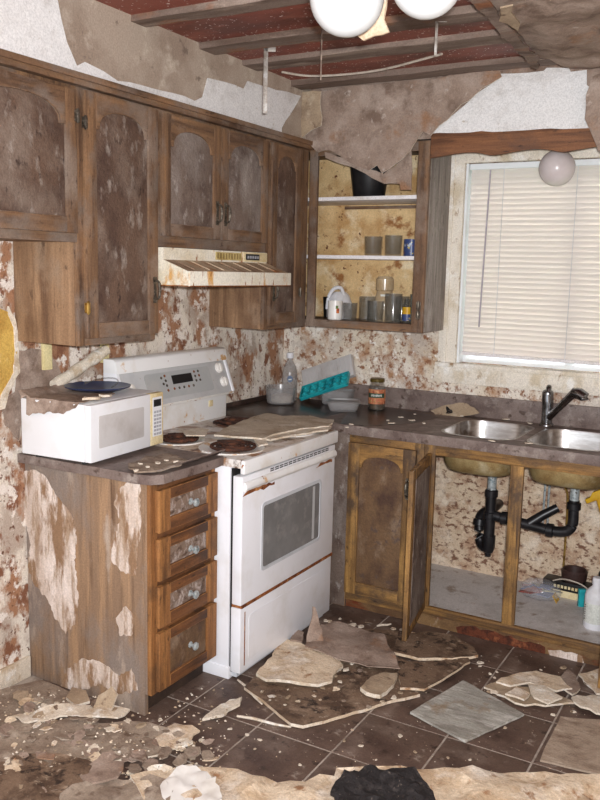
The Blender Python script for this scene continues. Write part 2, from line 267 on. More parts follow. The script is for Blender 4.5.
def thing(name, label, cat, loc=(0, 0, 0), rz=0, group=None):
    o = bpy.data.objects.new(name, None); COL.objects.link(o); o.empty_display_size = .05
    o.location = loc; o.rotation_euler = (0, 0, rz); WM[o.name] = Matrix.Translation(loc) @ Matrix.Rotation(rz, 4, 'Z')
    return tag(o, label, cat, group)
def rebase(o, loc):
    """move a one-mesh thing's origin to its own place"""
    o.data.transform(Matrix.Translation(-Vector(loc))); o.location = loc; WM[o.name] = Matrix.Translation(loc); return o
def struct(o): o['kind'] = 'structure'; return o
def LM(loc, rz=0): return Matrix.Translation(loc) @ Matrix.Rotation(rz, 4, 'Z')
def frame(o, U, N):
    """matrix of a face: local x along U, y up, z along the outward normal N"""
    U = Vector(U); N = Vector(N); M = Matrix.Identity(4)
    for i in range(3): M[i][0] = U[i]; M[i][1] = (0, 0, 1)[i]; M[i][2] = N[i]; M[i][3] = o[i]
    return M
FL = lambda y, z, x: frame((x, y, z), (0, 1, 0), (1, 0, 0))        # faces on the left wall
FB = lambda x, z, y: frame((x, y, z), (1, 0, 0), (0, -1, 0))       # faces on the back wall

def inside(p, poly):
    c = False; n = len(poly)
    for i in range(n):
        a, b = poly[i], poly[i-1]
        if (a[1] > p[1]) != (b[1] > p[1]) and p[0] < (b[0]-a[0])*(p[1]-a[1])/(b[1]-a[1])+a[0]: c = not c
    return c
def torn(poly, rough=.006, step=.03, seed=0, depth=2):
    rn = random.Random(seed); out = []
    for i in range(len(poly)):
        a = Vector(poly[i][:2]); b = Vector(poly[(i+1) % len(poly)][:2]); L = (b-a).length; n = max(1, int(L/step)); nr = Vector((-(b-a).y, (b-a).x))/(L+1e-9)
        for k in range(n):
            t = k/n; out.append(a.lerp(b, t)+(nr*rn.uniform(-rough, rough) if k else Vector((0, 0))))
    return out
def sheet(poly, thick=.004, amp=.01, scale=6, step=.035, seed=0, rough=.006, M=None, fn=None, m=0, me_=None, holes=(), mb=None):
    """a torn, crinkled sheet: polygon in the local xy plane, relief along local z"""
    bd = torn(poly, rough, step, seed) if rough else [Vector(p[:2]) for p in poly]
    pts = list(bd); n = len(bd); edges = [(i, (i+1) % n) for i in range(n)]
    hs = []
    for h in holes:
        o = len(pts); pts += [Vector(p[:2]) for p in h]; edges += [(o+i, o+(i+1) % len(h)) for i in range(len(h))]; hs.append(h)
    xs = [p.x for p in bd]; ys = [p.y for p in bd]; rn = random.Random(seed+5)
    x = min(xs)+step*.6
    while x < max(xs):
        y = min(ys)+step*.6
        while y < max(ys):
            q = Vector((x+rn.uniform(-.3, .3)*step, y+rn.uniform(-.3, .3)*step))
            if inside(q, bd) and not any(inside(q, h) for h in hs): pts.append(q)
            y += step
        x += step
    V, E_, F, *_ = delaunay_2d_cdt(pts, edges, [], 1, 1e-6)
    F = [f for f in F if not any(inside((sum((V[i] for i in f), Vector((0, 0)))/len(f)), h) for h in hs)]
    def hz(p):
        q = Vector((p.x*scale+seed*3.1, p.y*scale, seed*1.7)); z = amp*(.5+.5*noise.noise(q))+amp*.4*noise.noise(q*2.7)
        return z+(fn(p) if fn else 0)
    top = [Vector((p.x, p.y, hz(p)+thick)) for p in V]; bot = [Vector((p.x, p.y, hz(p))) for p in V]
    k = len(V); fs = [tuple(f) for f in F]+[tuple(i+k for i in reversed(f)) for f in F]
    cnt = {}
    for f in F:
        for i in range(len(f)):
            e = (f[i], f[(i+1) % len(f)]); cnt[e] = 1
    side = [(b, a, a+k, b+k) for (a, b) in cnt if (b, a) not in cnt]
    mb = mb or MB(M)
    o = len(mb.f); mb.add(top+bot, fs+side, m)
    if me_ is not None:
        for i in range(o+len(fs), o+len(fs)+len(side)): mb.m[i] = me_
    return mb
def px(pts, ax, val, drop):
    """photo outline -> 2D outline on an axis plane (drop = the two axes kept)"""
    out = []
    for u, v in pts:
        h = hit(u, v, ax, val); out.append((h['xyz'.index(drop[0])], h['xyz'.index(drop[1])]))
    return out
def rrect(x0, x1, y0, y1, r, n=5):
    out = []
    for cx, cy, a in ((x1-r, y1-r, 0), (x0+r, y1-r, 90), (x0+r, y0+r, 180), (x1-r, y0+r, 270)):
        for k in range(n+1):
            t = math.radians(a+90*k/n); out.append((cx+r*math.cos(t), cy+r*math.sin(t)))
    return out

# ================================================================== THE SETTING
XR, YF, ZC = 3.3, -5.2, 2.50
lo = build('lawn', MB().box((-6, .3, -.42), (9, 9, -.4)), LAWN); struct(lo); lo['label'] = 'pale green lawn outside the kitchen window'
# floor: grout bed with single tiles
fl = struct(build('floor', MB().box((0, YF, -.12), (XR, .14, -.002)), GROUT)); fl['label'] = 'dark brown square tile floor strewn with debris'
TX0, TY0, TP = 1.277, -1.767, .302
tm = bpy.data.meshes.new('floor_tile'); tb = MB().box((.0035, .0035, -.006), (TP-.0035, TP-.0035, 0)); tm.from_pydata(tb.v, [], tb.f); finish(tm, TILE, .0012)
for i in range(-5, 7):
    for j in range(-5, 5):
        x, y = TX0+i*TP, TY0+j*TP
        if x > XR-.3 or x < -.25: continue
        if j >= 4 or (x < .3 and y > -1.9): continue                 # under the cabinets
        if x < 0: continue
        o = bpy.data.objects.new('floor_tile', tm); COL.objects.link(o); o.parent = fl; o.location = (x, y, random.uniform(-.0006, 0)); o.rotation_euler = (random.uniform(-.001, .001), random.uniform(-.001, .001), 0)
# walls
wl = struct(build('wall_left', MB().box((-.12, YF, -.1), (0, .14, 2.7)), WALL_C)); wl['label'] = 'left kitchen wall with peeling stained white paint'
wb = MB(); WX0, WX1, WZ0, WZ1 = 1.035, 2.12, 1.172, 2.165
wb.box((0, 0, -.1), (WX0, .14, 2.7)); wb.box((WX1, 0, -.1), (XR, .14, 2.7)); wb.box((WX0, 0, -.1), (WX1, .14, WZ0)); wb.box((WX0, 0, WZ1), (WX1, .14, 2.7))
wbo = struct(build('wall_back', wb, WALL)); wbo['label'] = 'back kitchen wall spotted with brown mould around the window'
struct(build('wall_right', MB().box((XR, YF, -.1), (XR+.12, .14, 2.7)), WALL))
# ceiling: red sheet above grey battens
ce = struct(build('ceiling', MB().box((-.12, YF, ZC+.02), (XR+.12, .14, ZC+.2)), RED)); ce['label'] = 'stripped ceiling of dark red sheeting between grey battens'
def batten(y, w_, z0, z1, ml, x0=.0, x1=XR):
    n = 14; rings = []; rn = random.Random(int(y*100))
    for i in range(n+1):
        x = x0+(x1-x0)*i/n; dy = rn.uniform(-.006, .006); dz = rn.uniform(-.004, .004)
        rings.append([(x, y-w_/2+dy, z0+dz), (x, y+w_/2+dy, z0+dz), (x, y+w_/2, z1), (x, y-w_/2, z1)])
    return build('ceiling_batten', MB().loft(rings), ml, ce)
for y, ww, z0 in ((-.47, .10, 2.495), (-.88, .12, 2.498), (-1.20, .11, 2.494), (-1.62, .085, 2.498), (-2.1, .08, 2.5), (-2.55, .08, 2.5), (-3.0, .08, 2.5), (-3.45, .08, 2.5), (-3.9, .08, 2.5), (-4.35, .08, 2.5)):
    batten(y, ww, z0, ZC+.021, BATTEN)
# soffits above the cupboards
sl = struct(build('wall_soffit_left', MB().box((0, YF, 2.243), (.32, 0, ZC+.02)), SOFFIT)); sl['label'] = 'boxed soffit above the left cupboards, white paint half torn away'
sb = struct(build('wall_soffit_back', MB().box((.32, -.32, 2.243), (XR, 0, ZC+.02)), PAPER)); sb['label'] = 'boxed soffit above the window, brown paper and white paint'
Ml = frame((.3205, 0, 0), (0, 1, 0), (1, 0, 0))
p1 = px([(-60, -30), (56, -4), (60, 18), (66, 42), (76, 66), (84, 62), (102, 71), (117, 81), (140, 85), (172, 93), (194, 101), (202, 97), (207, 78), (224, 82), (243, 89), (247, 81), (262, 86), (300, 96), (297, 102), (281, 128), (281, 137), (-60, 38)], 'x', .32, 'yz')
build('paint_sheet', sheet(p1, .003, .002, 9, .05, 3, .004, Ml), WHITE_PLASTER, sl)
Mb = frame((0, -.3205, 0), (1, 0, 0), (0, -1, 0))
p2 = px([(428, 134), (452, 116), (478, 93), (499, 79), (500, 74), (544, 71), (547, 68), (569, 68), (571, 72), (587, 70), (587, 85), (605, 100), (680, 100), (680, 124)], 'y', -.32, 'xz')
build('paint_sheet', sheet(p2, .003, .002, 9, .05, 4, .004, Mb), WHITE_PLASTER, sb)
t1 = struct(build('trim_1', MB().box((.321, -2.95, 2.218), (.352, -.33, 2.25)).box((.321, -2.95, 2.236), (.362, -.33, 2.256)), W_UPY)); t1['label'] = 'dark moulding running along the top of the left cupboards'
# window
wn = bpy.data.objects.new('window_1', None); COL.objects.link(wn); wn.location = (WX0, 0, WZ0); WM['window_1'] = Matrix.Translation((WX0, 0, WZ0)); struct(wn); wn['label'] = 'window with stained cream casing behind a closed blind'
build('window_casing', MB().box((WX0-.095, -.02, WZ0-.02), (WX0, .0, WZ1+.06)).box((WX0-.075, -.028, WZ0-.02), (WX0-.05, -.02, WZ1+.06)).box((WX1, -.02, WZ0-.02), (WX1+.095, 0, WZ1+.06)).box((WX0-.095, -.022, WZ1), (WX1+.095, 0, WZ1+.075)), CASING, wn, .003)
build('window_sill', MB().box((WX0-.1, -.045, WZ0-.022), (WX1+.1, .02, WZ0)).box((WX0-.11, -.022, WZ0-.105), (WX1+.11, 0, WZ0-.022)), CASING, wn, .003)
fr = MB(); a, b, y0, y1 = .03, .035, .03, .12
fr.box((WX0, .0, WZ0), (WX0+.012, .13, WZ1)).box((WX0+.012, y0+.03, WZ0), (WX0+a, y1, WZ1)).box((WX1-a, y0, WZ0), (WX1, y1, WZ1)).box((WX0+a, y0+.03, WZ0), (WX1-a, y1, WZ0+.02)).box((WX0+a, y0+.03, WZ1-.03), (WX1-a, y1, WZ1)).box((1.56, y0+.05, WZ0+.02), (1.60, y1, WZ1-.03))
build('window_frame', fr, VINYL, wn, .002)
build('pane', MB().box((WX0+a, .098, WZ0+.02), (1.56, .102, WZ1-.03)), GLASS, wn)
build('pane', MB().box((1.60, .098, WZ0+.02), (WX1-a, .102, WZ1-.03)), GLASS, wn)
# baseboard on the left wall
bl = struct(build('baseboard_left', MB().box((0, YF, 0), (.014, -1.93, .085)), CHIP, None, .003)); bl['label'] = 'pale dirty baseboard of the left wall'
# cut in the left wall with yellow insulation showing
yh = px([(-30, 300), (6, 312), (13, 330), (14, 352), (12, 374), (4, 386), (-2, 402), (-30, 408)], 'x', 0, 'yz')
build('insulation', sheet(yh, .006, .012, 10, .04, 12, .008, frame((.001, 0, 0), (0, 1, 0), (1, 0, 0))), YELLOWINS, wl)
ring = px([(6, 306), (12, 318), (16, 340), (17, 372), (8, 388), (2, 408), (-30, 420), (-30, 404), (-3, 400), (4, 384), (11, 372), (12, 350), (11, 328), (5, 314)], 'x', 0, 'yz')
build('torn_edge', sheet(ring, .010, .006, 20, .02, 13, .004, frame((.004, 0, 0), (0, 1, 0), (1, 0, 0))), CHIP, wl)
bp = px([(17, 350), (30, 348), (46, 352), (58, 368), (66, 380), (58, 392), (36, 396), (22, 410), (18, 440), (4, 425), (0, 405), (14, 392)], 'x', 0, 'yz')
build('bare_board', sheet(bp, .003, .003, 10, .03, 14, .008, frame((.001, 0, 0), (0, 1, 0), (1, 0, 0))), PAPER, wl)

# ================================================================== CUPBOARD DOORS
def arched(w_, h, arch, inset_b, n=12):
    """outline of an arched panel of width w_, full height h; arch = rise of the arch"""
    pts = [(0, 0), (w_, 0), (w_, h-arch)]
    sh = w_*.06
    for i in range(n+1):
        t = PI*i/n; x = w_/2+(w_/2-sh)*math.cos(t); pts.append((x, h-arch+arch*math.sin(t)**.75*1.0))
    pts.append((0, h-arch)); return pts
def door(parent, M, w_, h, mz, mh, pm, st=.055, bot=.06, top=.05, arch=.06, t=.02, bevel=.0025, name='door'):
    """frame-and-panel door built in face coordinates (0..w_, 0..h), outer face at z = t"""
    mb = MB(M); mb.box((0, 0, 0), (st, h, t), 0); mb.box((w_-st, 0, 0), (w_, h, t), 0); mb.box((st, 0, 0), (w_-st, bot, t), 1)
    pw = w_-2*st; ph = h-bot-top
    ol = arched(pw, ph, arch, 0) if arch else [(0, 0), (pw, 0), (pw, ph), (0, ph)]
    if arch:
        ar = [(p[0]+st, p[1]+bot) for p in ol[2:]]
        mb.prism([(w_-st, h)]+[(st, h)]+[p for p in reversed(ar)], 0, t, 1)
    else: mb.box((st, h-top, 0), (w_-st, h, t), 1)
    d = build(name, mb, [mz, mh], parent, bevel)
    q = MB(M); cx, cy = pw/2, ph*.48
    rings = []
    for k, (s, z) in enumerate(((1, t*.1), (1, t*.55), (1-.035/pw*2, t*.92))):
        sx = s; sy = 1-(1-s)*pw/ph
        rings.append([((p[0]-cx)*sx+cx+st, (p[1]-cy)*sy+cy+bot, z) for p in ol])
    q.loft(rings)
    build('panel', q, pm, d)
    return d
def pull(parent, M, u, v, L=.1):
    """ornate upright pull with two backplates"""
    q = MB(M); 
    q.prism([(u-.008, v-L/2), (u+.008, v-L/2), (u+.011, v-L/2+.012), (u+.006, v-L/2+.03), (u+.006, v+L/2-.03), (u+.011, v+L/2-.012), (u+.008, v+L/2), (u-.008, v+L/2), (u-.011, v+L/2-.012), (u-.006, v+L/2-.03), (u-.006, v-L/2+.03), (u-.011, v-L/2+.012)], .02, .024)
    q.tube(curve([(u, v-L*.36, .022), (u, v-L*.3, .04), (u, v, .046), (u, v+L*.3, .04), (u, v+L*.36, .022)], 4), [.004]*4+[.005]*4+[.006]*4+[.005]*4+[.004], 8)
    return build('handle', q, PEWTER, parent)
def hinge(parent, M, u, v, ml=None):
    q = MB(M); q.tube([(u, v-.024, .024), (u, v-.02, .024), (u, v+.02, .024), (u, v+.024, .024)], [.003, .0055, .0055, .003], 8); q.box((u-.012, v-.018, .018), (u+.012, v+.018, .0225))
    return build('hinge', q, ml or BRASS, parent)
XF = .321
# --- short wall cupboard at the far left
c = thing('wall_cupboard', 'short wall cupboard with big arched door at the photo\'s left edge', 'cupboard', (0, -2.44, 1.70))
build('carcass', MB().box((.002, -2.93, 1.70), (XF, -1.953, 2.235)), W_UPZ, c, .002)
build('bottom_rail', MB().box((XF-.012, -2.93, 1.698), (XF+.002, -1.953, 1.735)), W_UPY, c)
d = door(c, FL(-2.455, 1.728, XF), .49, .475, W_UPZ, W_UPY, PANEL, .05, .055, .045, .075); hinge(d, FL(-2.455, 1.728, XF), .492, .39, PEWTER)
door(c, FL(-2.93, 1.728, XF), .465, .475, W_UPZ, W_UPY, PANEL, .05, .055, .045, .075)
# --- tall wall cupboard
c = thing('wall_cupboard', 'tall wall cupboard with one arched door left of the range hood', 'cupboard', (0, -1.74, 1.336))
build('carcass', MB().box((.002, -1.952, 1.336), (XF-.018, -1.534, 2.235)), W_SIDE, c, .002)
build('face_frame', MB().box((XF-.018, -1.952, 1.336), (XF, -1.922, 2.235), 0).box((XF-.018, -1.56, 1.336), (XF, -1.534, 2.235), 0).box((XF-.018, -1.922, 1.336), (XF, -1.56, 1.375), 1).box((XF-.018, -1.922, 2.18), (XF, -1.56, 2.235), 1), [W_UPZ, W_UPY], c, .001)
M = FL(-1.925, 1.362, XF); d = door(c, M, .388, .848, W_UPZ, W_UPY, PANEL, .055, .055, .05, .07)
pull(d, M, .366, .17); hinge(d, M, -.002, .11); hinge(d, M, -.002, .74, PEWTER)
# --- cupboard over the hood
c = thing('wall_cupboard', 'short two-door wall cupboard directly above the range hood', 'cupboard', (0, -1.13, 1.70))
build('carcass', MB().box((.002, -1.533, 1.702), (XF, -.734, 2.235)), W_UPZ, c, .002)
build('bottom_rail', MB().box((XF-.012, -1.533, 1.70), (XF+.003, -.734, 1.745)), W_UPY, c)
M = FL(-1.508, 1.742, XF); d = door(c, M, .388, .465, W_UPZ, W_UPY, PANEL_G, .05, .05, .05, .07); pull(d, M, .362, .11)
M = FL(-1.112, 1.742, XF); d = door(c, M, .372, .465, W_UPZ, W_UPY, PANEL_G, .05, .05, .05, .07); pull(d, M, .026, .11)
# --- corner cupboard
c = thing('wall_cupboard', 'tall narrow wall cupboard in the corner right of the range hood', 'cupboard', (0, -.37, 1.336))
build('carcass', MB().box((.002, -.732, 1.336), (XF-.018, -.330, 2.235)), W_SIDE, c, .002)
build('face_frame', MB().box((XF-.018, -.732, 1.336), (XF, -.70, 2.235), 0).box((XF-.018, -.42, 1.336), (XF, -.328, 2.235), 0).box((XF-.018, -.70, 1.336), (XF, -.42, 1.375), 1).box((XF-.018, -.70, 2.18), (XF, -.42, 2.235), 1), [W_UPZ, W_UPY], c, .001)
M = FL(-.705, 1.362, XF); d = door(c, M, .28, .845, W_UPZ, W_UPY, PANEL, .05, .055, .05, .06); pull(d, M, .028, .16); hinge(d, M, .28, .15, PEWTER)
# --- doorless cupboard on the back wall
XC0, XC1 = .324, .966
c = thing('wall_cupboard', 'doorless open wall cupboard with white shelves of glasses left of window', 'cupboard', (.64, 0, 1.336))
q = MB().box((.004, -.303, 1.336), (.02, -.003, 2.235), 0).box((XC1-.016, -.303, 1.336), (XC1, -.003, 2.235), 1).box((.02, -.303, 2.215), (XC1-.016, -.003, 2.235), 0).box((.02, -.303, 1.352), (XC1-.016, -.012, 1.372), 2)
build('carcass', q, [W_UPZ, W_GREY, W_UPX], c, .001)
build('back_panel', MB().box((.02, -.012, 1.372), (XC1-.016, -.004, 2.215)), W_INNER, c)
build('face_frame', MB().box((XC0, -XF, 1.336), (XC0+.045, -.303, 2.235), 0).box((XC1-.058, -XF, 1.336), (XC1, -.303, 2.235), 0).box((XC0+.045, -XF, 1.336), (XC1-.058, -.303, 1.374), 1).box((XC0+.045, -XF, 2.19), (XC1-.058, -.303, 2.235), 1), [W_UPZ, W_UPX], c, .0015)
for z in (1.99, 1.702):
    build('shelf', MB().box((.021, -.30, z-.018), (XC1-.017, -.013, z)), SHELF, c, .001)
build('shelf_cleat', MB().box((XC0+.05, -.02, 1.95), (XC1-.02, -.0125, 1.966)), W_UPX, c)
M = FB(XC1-.058, 1.336, -XF+.02)
hinge(c, M, .034, .13, PEWTER); hinge(c, M, .034, .085, PEWTER)
# valance board over the window
pts = [(XC1+.002, 2.292)]
n = 60; X1 = 2.5
for i in range(n+1):
    x = XC1+.002+(X1-XC1)*i/n; pts.append((x, 2.150+.020*abs(math.sin(PI*(x-1.262)/.31))**.8-.004*math.sin(2*PI*(x-1.262)/.31)))
pts.append((X1+.002, 2.292))
v = build('window_valance', MB(frame((0, -.303, 0), (1, 0, 0), (0, -1, 0))).prism(pts, 0, .02), W_VAL, None, .002); tag(v, 'brown wooden valance board with scalloped lower edge over the window', 'valance'); rebase(v, (1.6, -.31, 2.15))

# ================================================================== RANGE HOOD
c = thing('range_hood', 'rust-streaked cream range hood above the white stove', 'range hood', (0, -1.15, 1.55))
Y0, Y1 = -1.528, -.772
prof = [(.004, 1.552), (.475, 1.552), (.482, 1.556), (.482, 1.606), (.358, 1.650), (.358, 1.697), (.004, 1.697)]
q = MB(); k = len(prof)
q.add([(x, Y0, z) for x, z in prof]+[(x, Y1, z) for x, z in prof], [tuple(range(k)), tuple(range(2*k-1, k-1, -1))], 0)
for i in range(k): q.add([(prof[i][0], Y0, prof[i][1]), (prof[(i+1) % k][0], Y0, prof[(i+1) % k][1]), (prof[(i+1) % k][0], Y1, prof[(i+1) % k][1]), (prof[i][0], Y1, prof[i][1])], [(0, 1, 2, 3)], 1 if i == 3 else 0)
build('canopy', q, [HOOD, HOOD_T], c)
build('front_lip', MB().box((.480, Y0-.003, 1.55), (.490, Y1+.004, 1.608)), HOOD, c, .002)
for i in range(7):
    y = Y0+.06+i*.1; x0, x1 = .372, .465
    build('ridge', MB().tube([(x0, y, 1.6465), (x1, y, 1.6135)], .0025, 6), HOOD_T, c)
build('vent_grille', MB().box((.358, -1.18, 1.657), (.361, -.985, 1.69)), mat('yellowed_grille', (196, 176, 120), [((170, 146, 90), 20, .45, .62)], .6), c)
for i in range(9): build('grille_slot', MB().box((.3605, -1.172+i*.021, 1.662), (.3615, -1.16+i*.021, 1.686)), mat('grille_shadow_olive', (150, 130, 82), [((130, 110, 66), 20, .45, .6)], .7), c)
f_ = build('switch_plate', MB().box((.358, -.972, 1.654), (.363, -.775, 1.695)), MWCREAM, c, .001)
b_ = build('switch_panel', MB().box((.362, -.955, 1.661), (.3655, -.845, 1.688)), BLACK, f_)
for i in range(5): build('switch', MB().box((.3655, -.945+i*.02, 1.668), (.3675, -.933+i*.02, 1.68)), BTN, f_)
build('rust_rim', MB().box((.300, Y0-.001, 1.5485), (.4905, Y1+.002, 1.5525)), RUST, c)

# ================================================================== STOVE
SY0, SY1 = -1.533, -.768
c = thing('stove', 'white electric stove with rust along its door and cooktop edges', 'stove', (.4, -1.15, 0))
q = MB().box((.07, SY0+.004, .02), (.685, SY1-.004, .868)).box((.07, SY0-.0, .0), (.69, SY0+.03, .05)).box((.07, SY1-.03, 0), (.69, SY1, .05))
build('body', q, ENAMEL, c, .003)
build('gap_shade_box', MB().box((.684, SY0+.012, .03), (.7, SY1-.012, .862)), BLACK, c)  # black box in the recess behind the door, its shade put into the colour
# cooktop
build('cooktop', MB().box((.06, SY0-.004, .868), (.742, SY1+.004, .902)), COOKTOP, c, .004)
build('cooktop_lip', MB().box((.735, SY0-.004, .846), (.757, SY1+.004, .902)), ENAMEL_L, c, .007)
for bx, by, br in ((.585, -1.375, .118), (.315, -1.375, .098), (.275, -.90, .09), (.585, -.93, .115)):
    q = MB(); q.lathe([(br*1.12, .902), (br*1.14, .907), (br*1.04, .907), (br*.95, .9035), (.01, .9032)], (bx, by, 0), 28); pan = build('drip_pan', q, ENAMEL_R if br > .09 else COIL, c)
    q = MB(); pts = []
    for k in range(60):
        a = k/60*2*PI*3.5; r = .02+(br*.88-.02)*k/59; pts.append((bx+r*math.cos(a), by+r*math.sin(a), .912))
    q.tube(pts, .007, 6); build('coil', q, COIL, pan)
# oven door
d = build('oven_door', MB().box((.700, SY0, .318), (.745, SY1, .836)), ENAMEL, c, .006)
M = frame((.745, 0, 0), (0, 1, 0), (1, 0, 0))
ro = rrect(-1.395, -.897, .418, .702, .022); ri = rrect(-1.383, -.909, .43, .69, .016)
q = MB(M); q.loft([[(p[0], p[1], .0) for p in ro], [(p[0], p[1], .003) for p in ro], [(p[0], p[1], .0032) for p in ri], [(p[0], p[1], .0005) for p in ri]], 0, False, True); wnd = build('window_surround', q, GREYEDGE, d)
build('oven_window', MB(M).prism(rrect(-1.38, -.912, .433, .687, .014), .0006, .0016), OVENGLASS, d)
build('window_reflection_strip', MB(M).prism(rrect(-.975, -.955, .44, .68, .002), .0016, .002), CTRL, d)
hp = [(.744, .776), (.754, .780), (.760, .790), (.759, .802), (.752, .812), (.744, .814)]
q = MB(); k = len(hp); q.loft([[(x, y, z) for x, z in hp] for y in (SY0+.01, SY0+.05, SY1-.05, SY1-.01)]); build('handle', q, ENAMEL_L, d, .001)
for i in range(14):
    for z in (.8195, .8275):
        build('vent_slot', MB().box((.7445, SY0+.2+i*.036, z), (.7462, SY0+.228+i*.036, z+.0045)), BLACK, d)
for y0_, y1_, z in ((-1.533, -1.30, .7715), (-.95, -.80, .7715)): build('rust_patch', sheet([(y0_, 0), (y1_, 0), (y1_, .012), (y0_+.04, .018)], .001, .001, 20, .02, 5, .005, frame((.7452, 0, z-.012), (0, 1, 0), (1, 0, 0))), RUST, d)
build('rust_edge', MB().box((.7, SY0+.002, .308), (.7475, SY1-.002, .3205)), RUST, c)
d = build('storage_drawer', MB().box((.695, SY0+.002, .035), (.742, SY1-.002, .306)), ENAMEL, c, .006)
build('drawer_recess', MB(M).prism(rrect(SY0+.06, SY1-.06, .075, .262, .02), -.0028, -.0016), ENAMEL, d, .0008)
build('rust_patch', MB().box((.7405, SY0+.030, .06), (.7428, SY0+.036, .285)), RUST, d)
build('kick_strip', MB().box((.66, SY0+.02, .008), (.715, SY1-.02, .036)), GREYEDGE, c)
# backguard
def yz_prism(prof, y0, y1):
    return MB().loft([[(x, y, z) for x, z in prof] for y in (y0, y1)])
bg = build('backguard', yz_prism([(.055, .90), (.125, .90), (.125, 1.03), (.055, 1.03)], SY0, SY1+.015), ENAMEL_L, c, .003)
cp = yz_prism([(.055, 1.028), (.168, 1.028), (.112, 1.182), (.055, 1.182)], SY0+.012, SY1+.003); pn = build('control_panel', cp, CTRL, bg, .002)
build('top_cap', yz_prism([(.05, 1.18), (.128, 1.18), (.116, 1.232), (.104, 1.24), (.05, 1.24)], SY0-.006, SY1+.02), ENAMEL_L, bg, .004)
build('end_cap', yz_prism([(.05, 1.0), (.165, 1.022), (.172, 1.034), (.118, 1.185), (.05, 1.185)], SY0-.006, SY0+.013), ENAMEL, bg, .003)
build('end_cap', yz_prism([(.05, 1.0), (.165, 1.022), (.172, 1.034), (.118, 1.185), (.05, 1.185)], SY1+.002, SY1+.02), ENAMEL, bg, .003)
build('rust_lip', yz_prism([(.12, 1.019), (.172, 1.019), (.174, 1.030), (.12, 1.030)], SY0+.004, SY1+.012), ENAMEL_R, bg, .001)
sl_ = Vector((-.056, 0, .154)).normalized(); nn = Vector((.154, 0, .056)).normalized()
MC = Matrix.Identity(4); 
for i in range(3): MC[i][0] = (0, 1, 0)[i]; MC[i][1] = sl_[i]; MC[i][2] = nn[i]; MC[i][3] = (.168, 0, 1.028)[i]
build('control_field', MB(MC).prism(rrect(-1.37, -.90, .025, .142, .02), 0, .0012), CTRL_D, bg)
build('display', MB(MC).prism(rrect(-1.19, -1.045, .082, .122, .002), .001, .003), BLACK, bg)
for yk, zk in ((-1.475, .088), (-.825, .125), (-.815, .055), (-1.478, .03)):
    k_ = build('knob', MB(MC).lathe([(.026, .0005), (.026, .006), (.023, .008), (.022, .014), (.018, .016)], (yk, zk, 0), 20), PORCELAIN, bg)
    build('knob_grip', MB(MC).box((yk-.004, zk-.02, .0145), (yk+.004, zk+.02, .0195)), PORCELAIN, k_)
for i, (yk, zk) in enumerate([(-1.235+.0*i, .125-i*.022) for i in range(4)]+[(-1.26, .118), (-1.255, .09)]+[(-1.02+.03*(i % 2), .125-.021*(i//2)) for i in range(6)]+[(-1.19+.035*i, .062) for i in range(5)]):
    build('button', MB(MC).lathe([(.0065, .001), (.006, .0028)], (yk, zk, 0), 8), PEWTER if i % 3 else RUST, bg)
build('outlet_light', MB().box((.125, -.90, .965), (.129, -.87, .995)), MWCREAM, bg, .001)

# ================================================================== DRAWER UNIT beside the stove
XD, DY0, DY1 = .622, -1.924, -1.541
c = thing('drawer_unit', 'brown base unit of four drawers with peeling side under the microwave', 'drawer unit', (.31, -1.73, 0))
build('carcass', MB().box((.003, DY0, 0), (.59, DY0+.02, .874), 0).box((.59, DY0, .085), (XD-.018, DY0+.02, .874), 0).box((.003, DY0+.02, .085), (XD-.018, DY1, .87), 0), [W_CRATE], c, .001)
build('face_frame', MB().box((XD-.018, DY0, .085), (XD, DY0+.034, .874), 0).box((XD-.018, DY1-.02, .085), (XD, DY1, .874), 0).box((XD-.018, DY0+.034, .085), (XD-.002, DY1-.02, .874), 1), [W_DRZ, W_DRY], c, .001)
build('toe_board', MB().box((.55, DY0+.02, .0), (.57, DY1, .086)), TOEDARK, c)
for z0, z1, kz in ((.692, .846, .768), (.514, .668, .587), (.338, .492, .412), (.096, .318, .208)):
    M = FL(DY0+.022, z0, XD); W_, H_ = DY1-DY0-.03, z1-z0
    d = door(c, M, W_, H_, W_DRZ, W_DRY, PANEL_DR if z0 > .2 else PANEL_LO, .062, .045, .04, 0, .02, .002, 'drawer')
    q = MB(M); q.lathe([(.013, .016), (.012, .02), (.006, .024), (.006, .036), (.015, .040), (.016, .046), (.010, .051)], (W_*.52, kz-z0, 0), 16); build('knob', q, KNOB, d)
for k, pts in enumerate(([(22, 470), (36, 470), (47, 478), (54, 490), (62, 502), (74, 520), (77, 540), (75, 566), (79, 598), (77, 622), (66, 634), (54, 616), (48, 600), (34, 584), (28, 566), (31, 545), (24, 512)],
        [(118, 490), (126, 483), (140, 484), (141, 515), (138, 556), (136, 576), (126, 574), (112, 562), (113, 540), (121, 520), (114, 505)],
        [(60, 690), (68, 668), (84, 658), (104, 664), (120, 676), (132, 668), (138, 690), (120, 694), (100, 684), (76, 692)], [(116, 618), (126, 606), (136, 616), (133, 634), (120, 636)])):
    build('peeled_patch', sheet(px(pts, 'y', DY0, 'xz'), .0008, .0006, 14, .011, 160+k, .006, frame((0, DY0-.0003, 0), (1, 0, 0), (0, -1, 0))), PEEL, c)
